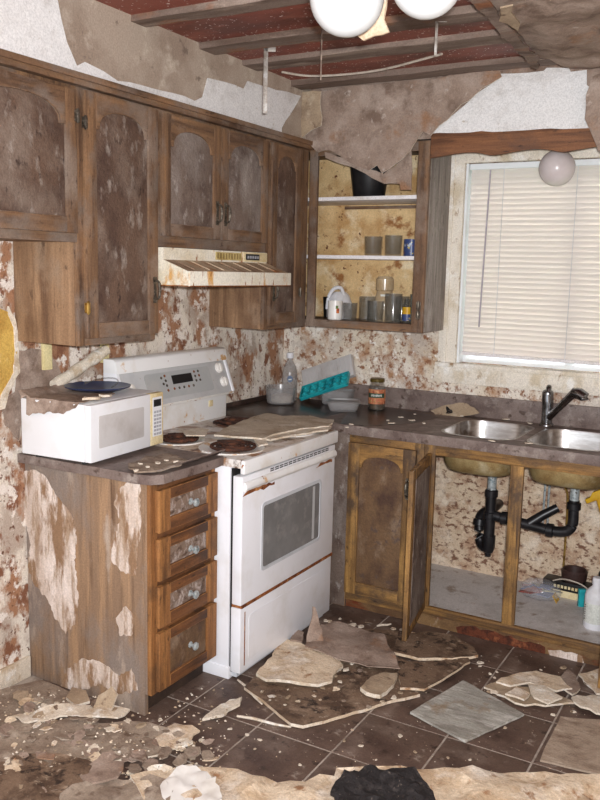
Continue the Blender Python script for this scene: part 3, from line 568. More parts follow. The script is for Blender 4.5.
# worktop stub
tp = [(.002, -1.958), (.58, -1.952), (.632, -1.938), (.660, -1.90), (.664, -1.75), (.668, -1.60), (.662, -1.542), (.002, -1.542)]
w_ = thing('worktop', 'short dirty worktop with curled front edge under the microwave', 'worktop', (.33, -1.75, .874))
build('slab', sheet(tp, .034, .001, 6, .06, 2, .002, Matrix.Translation((0, 0, .874))), COUNTER, w_, 0)
ce_ = [(.56, -1.935), (.655, -1.90), (.672, -1.74), (.676, -1.55), (.60, -1.545), (.57, -1.72)]
build('curled_edge', sheet(ce_, .004, .004, 9, .03, 8, .004, Matrix.Translation((0, 0, .907)), lambda p: max(0, p.x-.60)**2*5), COUNTER, w_)
def pile(name, u, v, ax, val, r, label, cat, mt, seed, h=.012, grp=None, n=7, sq=.8):
    p = hit(u, v, ax, val); rn = random.Random(seed); pts = []
    for k in range(n):
        a = 2*PI*k/n+rn.uniform(-.25, .25); rr = r*rn.uniform(.65, 1.15); pts.append((rr*math.cos(a), rr*sq*math.sin(a)))
    o = build(name, sheet(pts, h*.5, h, 14, max(.012, r*.35), seed, r*.12, None), mt); o.location = p
    return tag(o, label, cat, grp)

# ================================================================== MICROWAVE
ML_ = Vector((.392, -1.975, .911))          # front near corner, local -x goes to the wall, +y along the front
c = thing('microwave', 'small white microwave oven standing on the drawer unit', 'microwave', ML_, math.radians(3.4))
Wc = WM[c.name]; MM = Wc
MWW, MWD, MWH = .438, .325, .222
build('casing', MB(MM).box((-MWD, 0, .014), (-.03, MWW, MWH)), MWHITE, c, .005)
build('side_recess', MB(MM).box((-MWD+.05, -.0012, .05), (-.075, .0006, .19)), MWHITE, c, .0005)
d = build('door', MB(MM).box((-.029, .002, .014), (0, MWW-.085, MWH-.001)), MWHITE, c, .004)
build('door_window', MB(MM @ frame((0, 0, 0), (0, 1, 0), (1, 0, 0))).prism(rrect(.045, .31, .06, .178, .008), -.0005, .001), MWGLASS, d, .0004)
p = build('control_panel', MB(MM).box((-.029, MWW-.083, .014), (0, MWW-.001, MWH-.001)), MWCREAM, c, .004)
build('panel_insert', MB(MM).box((0, MWW-.072, .05), (.001, MWW-.012, .205)), MWHITE, p)
build('display', MB(MM).box((.0008, MWW-.066, .168), (.002, MWW-.018, .196)), BLACK, p)
for r_ in range(7):
    for k in range(3): build('button', MB(MM).box((.0008, MWW-.065+k*.017, .055+r_*.0145), (.0022, MWW-.052+k*.017, .064+r_*.0145)), BTN, p)
for x in (-.28, -.06):
    for y in (.04, MWW-.05): build('foot', MB(MM).lathe([(.012, 0), (.012, .016)], (x, y, 0), 10), BLACK, c)
# things on the microwave
top = ML_.z+MWH
def on_mw(pts): return [tuple((MM.inverted() @ hit(u, v, 'z', top))[:2]) for u, v in pts]
o = build('torn_paper', sheet([(-.335, .0), (-.315, -.006), (-.30, .004), (-.285, -.0145), (-.24, -.013), (-.16, -.0115), (-.10, -.009), (-.06, -.006), (-.045, .02), (-.055, .10), (-.09, .25), (-.20, .33), (-.33, .34)],   .002, .006, 12, .012, 21, .0015, MM @ Matrix.Translation((0, 0, MWH+.001)), lambda p: -max(0, -.0025-p.y)*5+max(0, -p.x-.28)*.4), PAPER)
tag(o, 'brown torn board paper lying over the microwave top', 'torn paper'); rebase(o, Wc @ Vector((-.2, .15, MWH)))
for i, (x, y, r, l) in enumerate(((-.035, .05, .028, 'cream plaster chunk on the microwave\'s near front corner'), (-.03, .12, .02, 'flat cream plaster flake behind the corner chunk on the microwave'))):
    o = build('plaster_chunk', sheet([(r*math.cos(a), r*1.3*math.sin(a)) for a in (0, 1, 2.2, 3.3, 4.2, 5.2)], .008, .012, 20, .014, 31+i, .003), CHIP if i else CREAM); o.location = Wc @ Vector((x, y, MWH+.008)); tag(o, l, 'plaster chunk')
pc = Wc @ Vector((-.19, .27, MWH+.006))
c = thing('plate', 'dark blue shallow plate with a glass rim on the microwave', 'plate', pc)
build('plate_body', MB(Matrix.Translation(pc)).lathe([(.07, .002), (.085, .004), (.125, .018), (.127, .022), (.118, .020), (.07, .008)], (0, 0, 0), 32), BLUE, c)
q = MB(Matrix.Translation(pc)); q.tube([(.06*math.cos(a*PI/12)*1.2, .085*math.sin(a*PI/12), .02+.022*math.sin(a*PI/12)) for a in range(13)], .003, 6); build('handle_rim', q, GLASS_D, c)
# roll of torn paper leaning behind the microwave and cream strips on the wall
a, b = hit(54, 386, 'x', .035), hit(106, 350, 'x', .03)
n_ = 16; q = MB(); ax_ = (b-a).normalized(); s1 = ax_.cross(Vector((1, 0, 0))).normalized(); s2 = ax_.cross(s1)
rings = []
for i in range(9):
    p = a.lerp(b, i/8); r = .024+.004*math.sin(i*2.3)
    rings.append([p+(s1*math.cos(2*PI*k/n_)*r+s2*math.sin(2*PI*k/n_)*min(r, .022)) for k in range(n_)])
q.loft(rings); o = build('paper_roll', q, CHIP); tag(o, 'pale rolled strip of paper leaning against the wall behind the microwave', 'paper roll'); rebase(o, a)
for u0, u1, v0, v1, l in ((41, 50, 343, 369, 'short cream wooden strip under the tall cupboard\'s left side'), (100, 107, 340, 362, 'cream wooden strip under the tall cupboard beside the stove')):
    A, B = hit(u0, v0, 'x', .004), hit(u1, v1, 'x', .004)
    o = build('wall_strip', MB().box((.002, A.y, B.z), (.018, B.y, 1.336)), CREAMSTRIP, None, .002); tag(o, l, 'wooden strip'); rebase(o, (.01, (A.y+B.y)/2, B.z))

# ================================================================== BACK BASE CABINETS
YB = -.612
c = thing('sink_cabinet', 'sink base cabinet, one arched door shut and two swung open on black pipes', 'cabinet', (1.3, -.3, 0))
build('carcass', MB().box((.66, -.594, .085), (.882, -.02, .864)), W_LOZ, c)
build('face_frame', MB().box((.66, YB, .0), (.742, -.594, .864), 1).box((1.075, YB, .06), (1.118, -.594, .864), 0).box((.742, YB, .815), (1.075, -.594, .864), 2).box((.742, YB, .04), (1.075, -.594, .085), 2), [W_LOZ, PANEL_G, W_LOX], c, .001)
M = FB(.745, .082, YB); d = door(c, M, .34, .742, W_LOZ, W_LOX, PANEL_LO, .058, .06, .055, .06); pull(d, M, .308, .56, .1)
build('plinth', MB().box((.70, YB+.012, 0), (1.118, YB+.03, .06)), TOE, c)
SX0, SXM0, SXM1, SX1 = 1.12, 1.516, 1.572, 2.03

build('side_panel', MB().box((.885, -.594, .09), (.9, -.028, .80), 0), W_LOZ, c); build('side_panel', MB().box((SX1-.016, -.594, .08), (SX1, -.02, .80), 0), W_LOZ, c)
build('cabinet_floor', MB().box((.885, -.594, .075), (SX1-.016, -.028, .09)), CAB_FLOOR, c)
build('back_lining', MB().box((.885, -.028, .09), (SX1-.016, -.018, .80)), SINKBACK, c)
build('stile', MB().box((SX0, YB, .095), (SX0+.052, -.594, .866)), W_LOZ, c, .0015)
build('stile', MB().box((SXM0, YB, .095), (SXM1, -.594, .812)), W_LOZ, c, .0015)
build('stile', MB().box((SX1-.05, YB, .095), (SX1, -.594, .866)), W_LOZ, c, .0015)
build('top_rail', MB().box((SX0+.052, YB, .812), (SX1-.05, -.594, .866)), W_LOX, c, .0015)
build('bottom_rail', MB().box((SX0, YB, .055), (SX1, -.594, .095)), W_LOX, c, .0015)
build('plinth', MB().box((SX0, YB+.008, 0), (SX1, YB+.03, .0555)), TOE, c)
build('rust_stain', sheet(px([(456, 627), (470, 626), (500, 634), (545, 647), (544, 656), (520, 653), (480, 641), (458, 635)], 'y', YB+.007, 'xz'), .0008, .0008, 20, .02, 171, .006, frame((0, YB+.0075, 0), (1, 0, 0), (0, -1, 0))), RUST_D, c)
build('pale_stain', sheet(px([(548, 650), (560, 650), (582, 656), (584, 663), (566, 661), (550, 656)], 'y', YB+.007, 'xz'), .0008, .0008, 20, .02, 172, .006, frame((0, YB+.0075, 0), (1, 0, 0), (0, -1, 0))), PEEL, c)
def open_door(hx, hy, ang, side, z0, w_, h):
    """door swung out on an upright hinge; side=+1: hinged at its left"""
    a_ = math.radians(ang); U = Vector((math.cos(a_), math.sin(a_), 0)) if side > 0 else Vector((math.cos(a_), math.sin(a_), 0))
    o = Vector((hx, hy, z0)) if side > 0 else Vector((hx, hy, z0))-U*w_
    N = U.cross(Vector((0, 0, 1)))
    return frame(o, U, N)
M = open_door(1.158, YB-.004, -80, 1, .085, .385, .735)
d = door(c, M, .385, .735, W_LOZ, W_LOX, PANEL_G, .055, .06, .055, .06)
build('inner_panel', MB(M).prism([(.05, .05), (.335, .05), (.335, .69), (.05, .69)], -.003, .001), PANEL_G, d)
hinge(d, M, .003, .1, PEWTER); hinge(d, M, .003, .62, PEWTER)
M = open_door(2.008, YB-.004, 88, -1, .085, .36, .735)
d = door(c, M, .36, .735, W_LOZ, W_LOX, PANEL_G, .055, .06, .055, .06)
# long worktop
bw1 = rrect(1.16, 1.497, -.562, -.125, .10, 8); bw2 = rrect(1.553, 1.89, -.562, -.125, .10, 8)
def grow(p, d, cx, cy): return [(x+(d if x > cx else -d), y+(d if y > cy else -d)) for x, y in p]
h1 = [(p[0], p[1]) for p in grow(bw1, .006, 1.3285, -.3435)]; h2 = grow(bw2, .006, 1.7215, -.3435)
c = thing('worktop', 'long grey-brown laminate worktop with cut-out sink bowls', 'worktop', (1.3, -.3, .866))
q = sheet([(.56, -.635), (2.4, -.635), (2.4, -.022), (.56, -.022)], .04, 0, 6, .12, 1, 0, Matrix.Translation((0, 0, .866)), holes=(h1, h2))
build('slab', q, COUNTER, c)
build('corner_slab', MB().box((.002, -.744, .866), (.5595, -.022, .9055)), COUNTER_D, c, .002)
build('wet_patch', sheet(px([(341, 424), (349, 408), (380, 407), (420, 413), (440, 417), (410, 424), (372, 426)], 'z', .906, 'xy'), .0008, .0004, 6, .06, 6, .006, Matrix.Translation((0, 0, .9062))), COUNTER_D, c)
build('backsplash', MB().box((.20, -.022, .9), (2.4, -.003, 1.012)), COUNTER, c, .002)
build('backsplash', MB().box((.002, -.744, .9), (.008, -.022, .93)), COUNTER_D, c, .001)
build('edge_strip', MB().box((.72, -.638, .862), (2.4, -.634, .9065)), COUNTER, c, .001)
# sink
c = thing('sink', 'double stainless steel sink set into the long worktop', 'sink', (1.52, -.34, .72))
for pp, cx in ((bw1, 1.3285), (bw2, 1.7215)):
    cy = -.3435
    def rg(s, z): 
        return [((x-cx)*s+cx, (y-cy)*s+cy, z) for x, y in pp]
    q = MB(); q.loft([[(x, y, .9078) for x, y in grow(pp, .011, cx, cy)], [(x, y, .9095) for x, y in grow(pp, .006, cx, cy)], rg(1, .9085), rg(.985, .897), rg(.94, .78), rg(.86, .742), rg(.70, .732), rg(.14, .729)], 0, False, True)
    bo = build('bowl', q, STEEL, c, 0, 60)
    q = MB(); q.loft([rg(1.005, .866), rg(.985, .80), rg(.955, .765), rg(.88, .735), rg(.72, .722), rg(.12, .72)], 0, False, True); build('bowl_underside', q, STEEL_U, c, 0, 60)
    build('drain', MB().lathe([(.045, .7295), (.045, .732), (.036, .732), (.03, .7285)], (cx+.025, cy, 0), 20), CHROME, bo)
build('divider_rim', MB().box((1.50, -.52, .9062), (1.55, -.10, .9085)), COUNTER, c, .001)
# faucet
fx, fy = 1.528, -.068
c = thing('faucet', 'dark chrome single-lever kitchen faucet behind the sink', 'faucet', (fx, fy, .906))
build('base', MB().lathe([(.034, .906), (.034, .914), (.03, .92)], (fx, fy, 0), 20), DCHROME, c)
build('body', MB().tube(curve([(fx, fy, .915), (fx, fy, 1.0), (fx-.003, fy, 1.05), (fx-.003, fy-.002, 1.082)], 4), [.026]*5+[.0275]*4+[.027]*2+[.023, .014], 16), DCHROME, c)
build('lever', MB().tube(curve([(fx-.003, fy+.012, 1.07), (fx, fy+.004, 1.092), (fx+.004, fy-.018, 1.094), (fx+.006, fy-.03, 1.072)], 4), [.012]*6+[.013]*4+[.011]*3, 10), DCHROME, c)
s1 = Vector((fx+.012, fy-.01, .95)); s2 = hit(574, 393, 'y', -.15); s3 = hit(585, 397, 'y', -.165)
build('spout', MB().tube([s1, s1.lerp(s2, .35), s1.lerp(s2, .7), s2], [.017, .017, .018, .02], 14), DCHROME, c)
hd = build('spray_head', MB().tube([s2-(s2-s1)*.05, s2, s2.lerp(s3, .5)+Vector((0, 0, .006)), s3, s3+Vector((.004, -.002, -.014))], [.02, .025, .027, .024, .02], 14), DCHROME, c)
# drain pipes
c = thing('drain_pipe', 'black plastic drain pipes with trap hanging under the sink', 'pipe', (1.34, -.3435, .3))
y = -.3435
build('tailpiece', MB().lathe([(.03, .718), (.03, .69), (.021, .685), (.021, .60)], (1.360, y, 0), 16), KNOB, c)
build('tailpiece', MB().lathe([(.03, .718), (.03, .69), (.021, .685), (.021, .60)], (1.738, y, 0), 16), KNOB, c)
def collars(pts, m_): 
    for p, a_ in pts:
        R = Vector((0, 0, 1)).rotation_difference(Vector(a_)).to_matrix()
        build('coupling', MB().lathe([(.024, -.018), (.031, -.014), (.031, .014), (.024, .018)], p, 14, R=R), BLACKP, c)
build('down_pipe', MB().tube([(1.360, y, .625), (1.360, y, .34)], .0255, 16), BLACKP, c)
build('cleanout', MB().lathe([(.031, .40), (.031, .345), (.024, .32), (.014, .315), (.014, .298)], (1.360, y, 0), 14), BLACKP, c)
build('cross_pipe', MB().tube(curve([(1.38, y, .50), (1.45, y, .492), (1.56, y, .482), (1.655, y, .474), (1.715, y, .485), (1.738, y, .52), (1.738, y, .58), (1.738, y, .632)], 5), .0235, 14), BLACKP, c)
build('branch_pipe', MB().tube([(1.545, y, .49), (1.60, y+.02, .535), (1.66, y+.04, .575)], [.024, .022, .02], 12), BLACKP, c)
build('trap_bend', MB().tube(curve([(1.360, y, .36), (1.342, y+.01, .335), (1.312, y+.03, .35), (1.295, y+.05, .42), (1.292, y+.09, .47), (1.31, y+.2, .475), (1.31, -.03, .475)], 4), .024, 14), BLACKP, c)
collars([((1.360, y, .605), (0, 0, 1)), ((1.360, y, .50), (0, 0, 1)), ((1.738, y, .605), (0, 0, 1)), ((1.43, y, .496), (1, 0, 0)), ((1.294, y+.055, .44), (0, .2, 1)), ((1.64, y, .475), (1, 0, 0))], 0)
for i, (x, pts, mt, lb) in enumerate(((0, [(1.545, -.09, .78), (1.55, -.10, .62), (1.552, -.11, .45), (1.562, -.115, .40), (1.575, -.11, .43), (1.57, -.10, .55), (1.57, -.09, .78)], KNOB, 'looped chrome faucet supply hose behind the sink cabinet\'s middle stile'), (0, [(1.655, -.06, .09), (1.655, -.06, .36), (1.653, -.07, .56), (1.64, -.08, .62), (1.6, -.08, .70), (1.59, -.08, .78)], BRASS, 'thin upright copper supply pipe behind the sink cupboard clutter'))):
    o = build('supply_hose' if i == 0 else 'supply_pipe', MB().tube(curve(pts, 5), .0055, 8), mt); tag(o, lb, 'pipe'); rebase(o, pts[0] if i else pts[3])

# ================================================================== THINGS IN THE SINK CABINET
def V3(u, v, z): return hit(u, v, 'z', z)
ZF = .0905
p = V3(540, 596, ZF); c = thing('plastic_bag', 'clear plastic bag of blue and red wrappers on sink cabinet floor', 'bag', p)
Mx = Matrix.Translation(p)
for i in range(7):
    rn = random.Random(i); q = MB(Mx @ Matrix.Translation((rn.uniform(-.06, .05), rn.uniform(-.05, .05), .004+i*.006)) @ Matrix.Rotation(rn.uniform(0, 3), 4, 'Z') @ Matrix.Rotation(rn.uniform(-.2, .2), 4, 'X'))
    build('wrapper', sheet([(-.05, -.03), (.05, -.03), (.055, .03), (-.05, .035)], .004, .01, 20, .02, i, .004, q.M), BAGC[i % 3], c)
build('wrapper', sheet([(-.02, -.03), (.02, -.03), (.02, .03), (-.02, .03)], .003, .008, 20, .02, 9, .003, Mx @ Matrix.Translation((.075, -.02, .012)) @ Matrix.Rotation(1.0, 4, 'Y')), YELLOW, c)
q = MB(); seg = 18; rings = []
for j, (r, z) in enumerate(((.085, .002), (.10, .02), (.095, .05), (.07, .072), (.03, .084))):
    rings.append([p+Vector((r*(1+.18*noise.noise(Vector((k*.9, j, 3))))*math.cos(2*PI*k/seg), .75*r*(1+.18*noise.noise(Vector((k*.7, j, 8))))*math.sin(2*PI*k/seg), z)) for k in range(seg)])
q.loft(rings); build('bag_film', q, mat('bag_film', (236, 236, 240), [((220, 220, 222), 20, .5, .7)], .12, spec=.8, alpha=.22), c, 0, 60)
p = V3(572, 590, ZF)+Vector((.0, .0, 0)); p = Vector((1.69, -.10, ZF)); c = thing('radio', 'black and tan radio with a row of buttons in the sink cabinet', 'radio', p, -.06)
Mx = WM[c.name]
build('case', MB(Mx).box((-.11, -.04, 0), (.16, .04, .035)), MWCREAM, c, .003)
build('front_panel', MB(Mx).box((-.11, -.043, .035), (.16, .04, .078)), BLACK, c, .003)
for i in range(8): build('button', MB(Mx).box((-.055+i*.017, -.046, .048), (-.044+i*.017, -.042, .062)), MWCREAM, c)
o = build('power_cable', MB().tube(curve([p+Vector((-.06, -.055, .082)), p+Vector((.0, -.078, .108)), p+Vector((.09, -.085, .095)), p+Vector((.15, -.10, .04))], 6), .0035, 6), WIRE, None); tag(o, 'thin cream cable lying over the radio in the sink cabinet', 'cable'); rebase(o, p+Vector((0, -.05, .08)))
p = Vector((1.715, -.092, ZF+.0785)); o = build('pot', MB(Matrix.Translation(p)).lathe([(.048, 0), (.058, .01), (.062, .05), (.055, .06), (.05, .056), (.045, .02)], (0, 0, 0), 22), PLATE_D); tag(o, 'dark brown low bowl standing on the radio', 'bowl'); rebase(o, p)
p = V3(594, 627, ZF); c = thing('spray_bottle', 'white plastic cleaner bottle standing at right in the sink cabinet', 'bottle', p)
build('bottle_body', MB(Matrix.Translation(p)).lathe([(.044, 0), (.048, .006), (.048, .145), (.044, .165), (.02, .19), (.018, .20)], (0, 0, 0), 24), PLASTIC_W, c)
build('cap', MB(Matrix.Translation(p)).lathe([(.022, .198), (.022, .225), (.018, .23)], (0, 0, 0), 16), PLASTIC_W, c)
lb_ = build('label', MB(Matrix.Translation(p)).lathe([(.0485, .03), (.0488, .032), (.0488, .118), (.0485, .12)], (0, 0, 0), 24, cap0=False, cap1=False), LABELW, c)
q = MB(Matrix.Translation(p))
for i in range(7):
    a_ = -2.45
    q.box((.0492*math.cos(a_)-.003, .0492*math.sin(a_)-.003, .042+i*.0105), (.0492*math.cos(a_)+.010, .0492*math.sin(a_)+.001, .047+i*.0105))
build('label_print', q, LABELK, lb_)
p = V3(588, 612, ZF)+Vector((-.03, .06, 0)); o = build('sponge_box', MB(Matrix.Translation(p) @ Matrix.Rotation(.5, 4, 'Z')).box((-.03, -.012, 0), (.03, .012, .085)), TEAL, None, .004); tag(o, 'small teal box beside the white cleaner bottle under the sink', 'box'); rebase(o, p)
p = Vector((1.885, -.14, ZF)); c = thing('black_jug', 'black jug at the right back of the sink cabinet', 'jug', p)
build('jug_body', MB(Matrix.Translation(p)).lathe([(.045, 0), (.05, .01), (.052, .16), (.03, .20), (.025, .24)], (0, 0, 0), 20), BLACK, c); build('lid', MB(Matrix.Translation(p)).lathe([(.028, .238), (.028, .262), (.02, .266)], (0, 0, 0), 16), BLACK, c)
p = hit(598, 497, 'y', -.22); c = thing('caulking_gun', 'yellow plastic tool hanging under the right sink bowl', 'tool', p)
Mx = Matrix.Translation(p) @ Matrix.Rotation(-.5, 4, 'Y')
build('tool_body', MB(Mx @ frame((0, 0, 0), (1, 0, 0), (0, -1, 0))).prism([(-.055, -.01), (.10, -.01), (.10, .03), (-.01, .03), (-.03, .012), (-.055, .012)], -.02, .02), YELLOW, c, .004)
build('tool_grip', MB(Mx @ frame((0, 0, 0), (1, 0, 0), (0, -1, 0))).prism([(-.02, -.075), (.02, -.08), (.02, -.008), (-.01, -.008)], -.015, .015), YELLOW, c, .004)
build('hanging_cord', MB().tube([p+Vector((.03, 0, .03)), p+Vector((.05, .02, .09)), p+Vector((.06, .04, .20))], .003, 6), WIRE, c)

# ================================================================== THINGS ON THE LONG WORKTOP
ZT = .906
p = Vector((.135, -.155, ZT+.001)); c = thing('bottle', 'clear plastic bottle with white cap in the worktop corner', 'bottle', p); T = Matrix.Translation(p)
build('bottle_body', MB(T).lathe([(.036, 0), (.042, .008), (.043, .12), (.041, .15), (.036, .185), (.020, .215), (.0145, .225), (.0145, .24)], (0, 0, 0), 24), PLASTIC_C, c)
build('cap', MB(T).lathe([(.0185, .236), (.0195, .24), (.0195, .262), (.0165, .266)], (0, 0, 0), 18), PLASTIC_W, c)
a_ = -1.0; l_ = build('label', MB(T @ Matrix.Rotation(a_, 4, 'Z') @ frame((.0435, 0, 0), (0, 1, 0), (1, 0, 0))).prism([(.015*math.cos(t*PI/8), .125+.018*math.sin(t*PI/8)) for t in range(16)], -.003, .001), LABELB, c)
build('label_print', MB(T @ Matrix.Rotation(a_, 4, 'Z') @ frame((.0445, 0, 0), (0, 1, 0), (1, 0, 0))).prism([(-.009, .118), (.009, .12), (.008, .126), (-.008, .124)], 0, .0008), LABELW, l_)
p = Vector((.150, -.275, ZT+.001)); c = thing('food_tub', 'round cloudy plastic tub in front of the corner bottle', 'tub', p); T = Matrix.Translation(p)
build('tub_body', MB(T).lathe([(.066, 0), (.074, .006), (.084, .09), (.087, .093), (.082, .093), (.072, .01), (.01, .006)], (0, 0, 0), 28), PLASTIC_C, c)
build('contents', MB(T).lathe([(.05, .008), (.058, .012), (.060, .045), (.045, .052), (.01, .05)], (.01, 0, 0), 20), CHIP, c)
# teal tray leaning, with clear lid behind it
A = Vector((.235, -.25, ZT+.002)); ang = math.radians(24)
def tray_frame(o, yaw, roll_, lean):
    return Matrix.Translation(o) @ Matrix.Rotation(yaw, 4, 'Z') @ Matrix.Rotation(-roll_, 4, 'Y') @ Matrix.Rotation(lean, 4, 'X')
Tm = tray_frame(Vector((.235, -.20, ZT+.012)), .12, math.radians(21), math.radians(34))
c = thing('egg_tray', 'teal plastic egg tray propped up on the worktop corner', 'tray', (.24, -.2, ZT))
L_, H_ = .29, .105
q = MB(Tm); q.box((0, 0, 0), (L_, H_, .006))
for e in ((0, L_, 0, .006), (0, L_, H_-.006, H_), (0, .006, 0, H_), (L_-.006, L_, 0, H_)): q.box((e[0], e[2], .006), (e[1], e[3], .022))
build('tray_body', q, TEAL, c, .002)
for i in range(6):
    for j in range(2):
        build('cup', MB(Tm).lathe([(.020, .004), (.019, .016), (.012, .020), (.009, .010)], (.027+i*.047, .028+j*.049, 0), 14), TEAL, c)
for i in range(7): build('rib', MB(Tm).box((.003+i*.047, .004, .006), (.006+i*.047, H_-.004, .019)), TEAL, c)
Tm2 = tray_frame(Vector((.205, -.115, ZT+.055)), .12, math.radians(21), math.radians(64))
c = thing('tray_lid', 'clear ribbed plastic lid leaning behind the teal tray', 'lid', (.24, -.12, ZT))
q = MB(Tm2); 
for a0, b0 in ((0, .008),): q.box((.0, .0, 0), (.31, .125, .004))
for e in ((0, .31, 0, .004), (0, .31, .121, .125), (0, .004, 0, .125), (.306, .31, 0, .125)): q.box((e[0], e[2], -.03), (e[1], e[3], .0))
build('lid_body', q, LIDCLEAR, c, .003)
for i in range(12): build('rib', MB(Tm2).box((.02+i*.024, .012, .0035), (.03+i*.024, .113, .0075)), LIDCLEAR, c, .001)
p = Vector((.53, -.27, ZT+.001)); c = thing('food_box', 'low square clear food container with lid on the worktop', 'container', p, .45); T = WM[c.name]
q = MB(T); s = lambda a, z: [(x, y, z) for x, y in rrect(-a*1.2, a*1.2, -a, a, .02)]
q.loft([s(.056, 0), s(.062, .01), s(.07, .045), s(.067, .045), s(.058, .012), s(.05, .006)]); build('container_body', q, PLASTIC_C, c)
q = MB(T); q.loft([s(.074, .044), s(.075, .05), s(.070, .054), s(.06, .052)]); build('lid', q, PLASTIC_C, c)
p = Vector((.41, -.105, ZT+.001)); c = thing('food_box', 'clear plastic box propping up the teal tray\'s right end', 'container', p, .12); T = WM[c.name]
s2_ = lambda a, b, z: [(x, y, z) for x, y in rrect(-a, a, -b, b, .015)]
build('container_body', MB(T).loft([s2_(.07, .045, 0), s2_(.076, .05, .008), s2_(.082, .055, .075), s2_(.079, .052, .075), s2_(.07, .046, .01)]), PLASTIC_C, c)
build('rim', MB(T).loft([s2_(.086, .059, .073), s2_(.087, .06, .079), s2_(.08, .053, .080), s2_(.079, .052, .076)], 0, False, False), PLASTIC_C, c)
# jar
p = hit(376, 409, 'z', ZT+.001); p.y = max(p.y, -.11) if p.y > -.05 else p.y; p = Vector((.662, -.145, ZT+.001)); c = thing('jar', 'glass salsa jar with orange label standing on the worktop', 'jar', p); T = Matrix.Translation(p)
R_ = .044
build('jar_glass', MB(T).lathe([(.038, 0), (R_, .006), (R_, .118), (.041, .13), (.034, .14), (.034, .152)], (0, 0, 0), 28), GLASS_D, c)
build('contents', MB(T).lathe([(.034, .003), (R_-.003, .008), (R_-.003, .06), (.01, .062)], (0, 0, 0), 24), SALSA_IN, c)
build('lid', MB(T).lathe([(.037, .148), (.038, .15), (.038, .164), (.035, .167)], (0, 0, 0), 24), LID, c)
def band(z0, z1, r, a0, a1, n=14):
    return [[(r*math.cos(a0+(a1-a0)*i/n), r*math.sin(a0+(a1-a0)*i/n), z) for i in range(n+1)] for z in (z0, z1)]
def arcstrip(T, z0, z1, r, a0, a1):
    q = MB(T); lo_, hi_ = band(z0, z1, r, a0, a1); lo2, hi2 = band(z0, z1, r-.001, a0, a1); n = len(lo_)
    q.add(lo_+hi_+lo2+hi2, [(i, i+1, n+i+1, n+i) for i in range(n-1)]+[(2*n+i+1, 2*n+i, 3*n+i, 3*n+i+1) for i in range(n-1)]); return q
ac = math.atan2(CAM.y-p.y, CAM.x-p.x)
lb = build('label', arcstrip(T, .035, .112, R_+.0012, ac-1.35, ac+1.35), SALSA, c)
build('label_band', arcstrip(T, .068, .092, R_+.0018, ac-1.2, ac+1.0), SALSA_G, lb)
for k in range(9): build('label_letter', arcstrip(T, .0745+.002*(k % 2), .086-.002*(k % 3 == 0), R_+.0023, ac-.72+k*.15, ac-.63+k*.15), LABELW, lb)
# plaster heap with black bits on the worktop
P_ = px([(432, 410), (446, 405), (462, 403), (474, 408), (480, 413), (462, 416), (442, 416)], 'y', -.05, 'xz')
o = build('plaster_flake', sheet(P_, .004, .010, 16, .02, 33, .004, frame((0, -.026, 0), (1, 0, 0), (0, -1, 0)), lambda p: max(0, .96-p.y)*.9), PAPER_T); tag(o, 'tan plaster flake leaning on the backsplash left of the sink', 'plaster flake'); rebase(o, (1.0, -.03, ZT))
p = hit(449, 413, 'y', -.1); c = thing('metal_scrap', 'small crumpled black and silver scrap on the worktop plaster flake', 'scrap', p)
for i in range(5):
    rn = random.Random(i+3); build('strip', MB(Matrix.Translation(p)).tube(curve([(rn.uniform(-.02, .02), rn.uniform(-.015, .015), .003) for _ in range(2)]+[(rn.uniform(-.015, .015), rn.uniform(-.01, .01), rn.uniform(.015, .032)), (rn.uniform(-.02, .02), rn.uniform(-.015, .015), .004)], 4), .0035, 6), BLACK if i % 2 else CHROME, c)
WT_CH = [(347, 428), (351, 425), (392, 424), (388, 421), (401, 418), (412, 421), (424, 424), (492, 442), (505, 420), (415, 415), (530, 424), (528, 444), (462, 417)]
for i, (u, v) in enumerate(WT_CH):
    pile('plaster_crumb', u, v, 'z', ZT+.001, .009+.006*(i % 3), 'small pale plaster crumb lying on the long worktop', 'plaster crumb', CHIP, 60+i, .006, 'plaster crumbs on the worktop', 6)

# ================================================================== THINGS IN THE OPEN CUPBOARD
def tumbler(p, r, h, label, mt=GLASS_D, name='glass_tumbler', flare=1.05, cat='glass'):
    o = build(name, MB(Matrix.Translation(p)).lathe([(r*.9, 0), (r*.95, .004), (r*flare, h), (r*flare-.003, h), (r*.9-.003, .012), (.002, .010)], (0, 0, 0), 22), mt)
    tag(o, label, cat); return rebase(o, p)
S2, S1, S0 = 1.7025, 1.9905, 1.3725
tumbler(Vector((.622, -.17, S2)), .046, .098, 'left clear tumbler on the middle shelf')
tumbler(Vector((.733, -.17, S2)), .044, .104, 'right clear tumbler on the middle shelf beside the blue mug')
def mug(p, r, h, label, mt, ang, cat='mug', name='mug'):
    c = thing(name, label, cat, p); T = Matrix.Translation(p)
    build('mug_body', MB(T).lathe([(r*.9, 0), (r, .005), (r, h), (r-.004, h), (r-.004, .01), (.002, .008)], (0, 0, 0), 22), mt, c)
    dx, dy = math.cos(ang), math.sin(ang)
    build('handle', MB(T).tube(curve([(dx*(r-.002), dy*(r-.002), h*.8), (dx*(r+.022), dy*(r+.022), h*.78), (dx*(r+.028), dy*(r+.028), h*.5), (dx*(r+.02), dy*(r+.02), h*.25), (dx*(r-.002), dy*(r-.002), h*.2)], 4), .005, 8), mt, c)
    return c
mug(Vector((.826, -.16, S2)), .038, .085, 'blue patterned mug at the right end of the middle shelf', MUGBLUE, .6)
p = Vector((.585, -.165, S1)); c = thing('cooking_pot', 'black cooking pot on the top shelf behind torn paper', 'pot', p); T = Matrix.Translation(p)
build('pot_body', MB(T).lathe([(.072, 0), (.08, .01), (.10, .15), (.103, .153), (.098, .153), (.074, .014), (.002, .01)], (0, 0, 0), 28), BLACK, c)
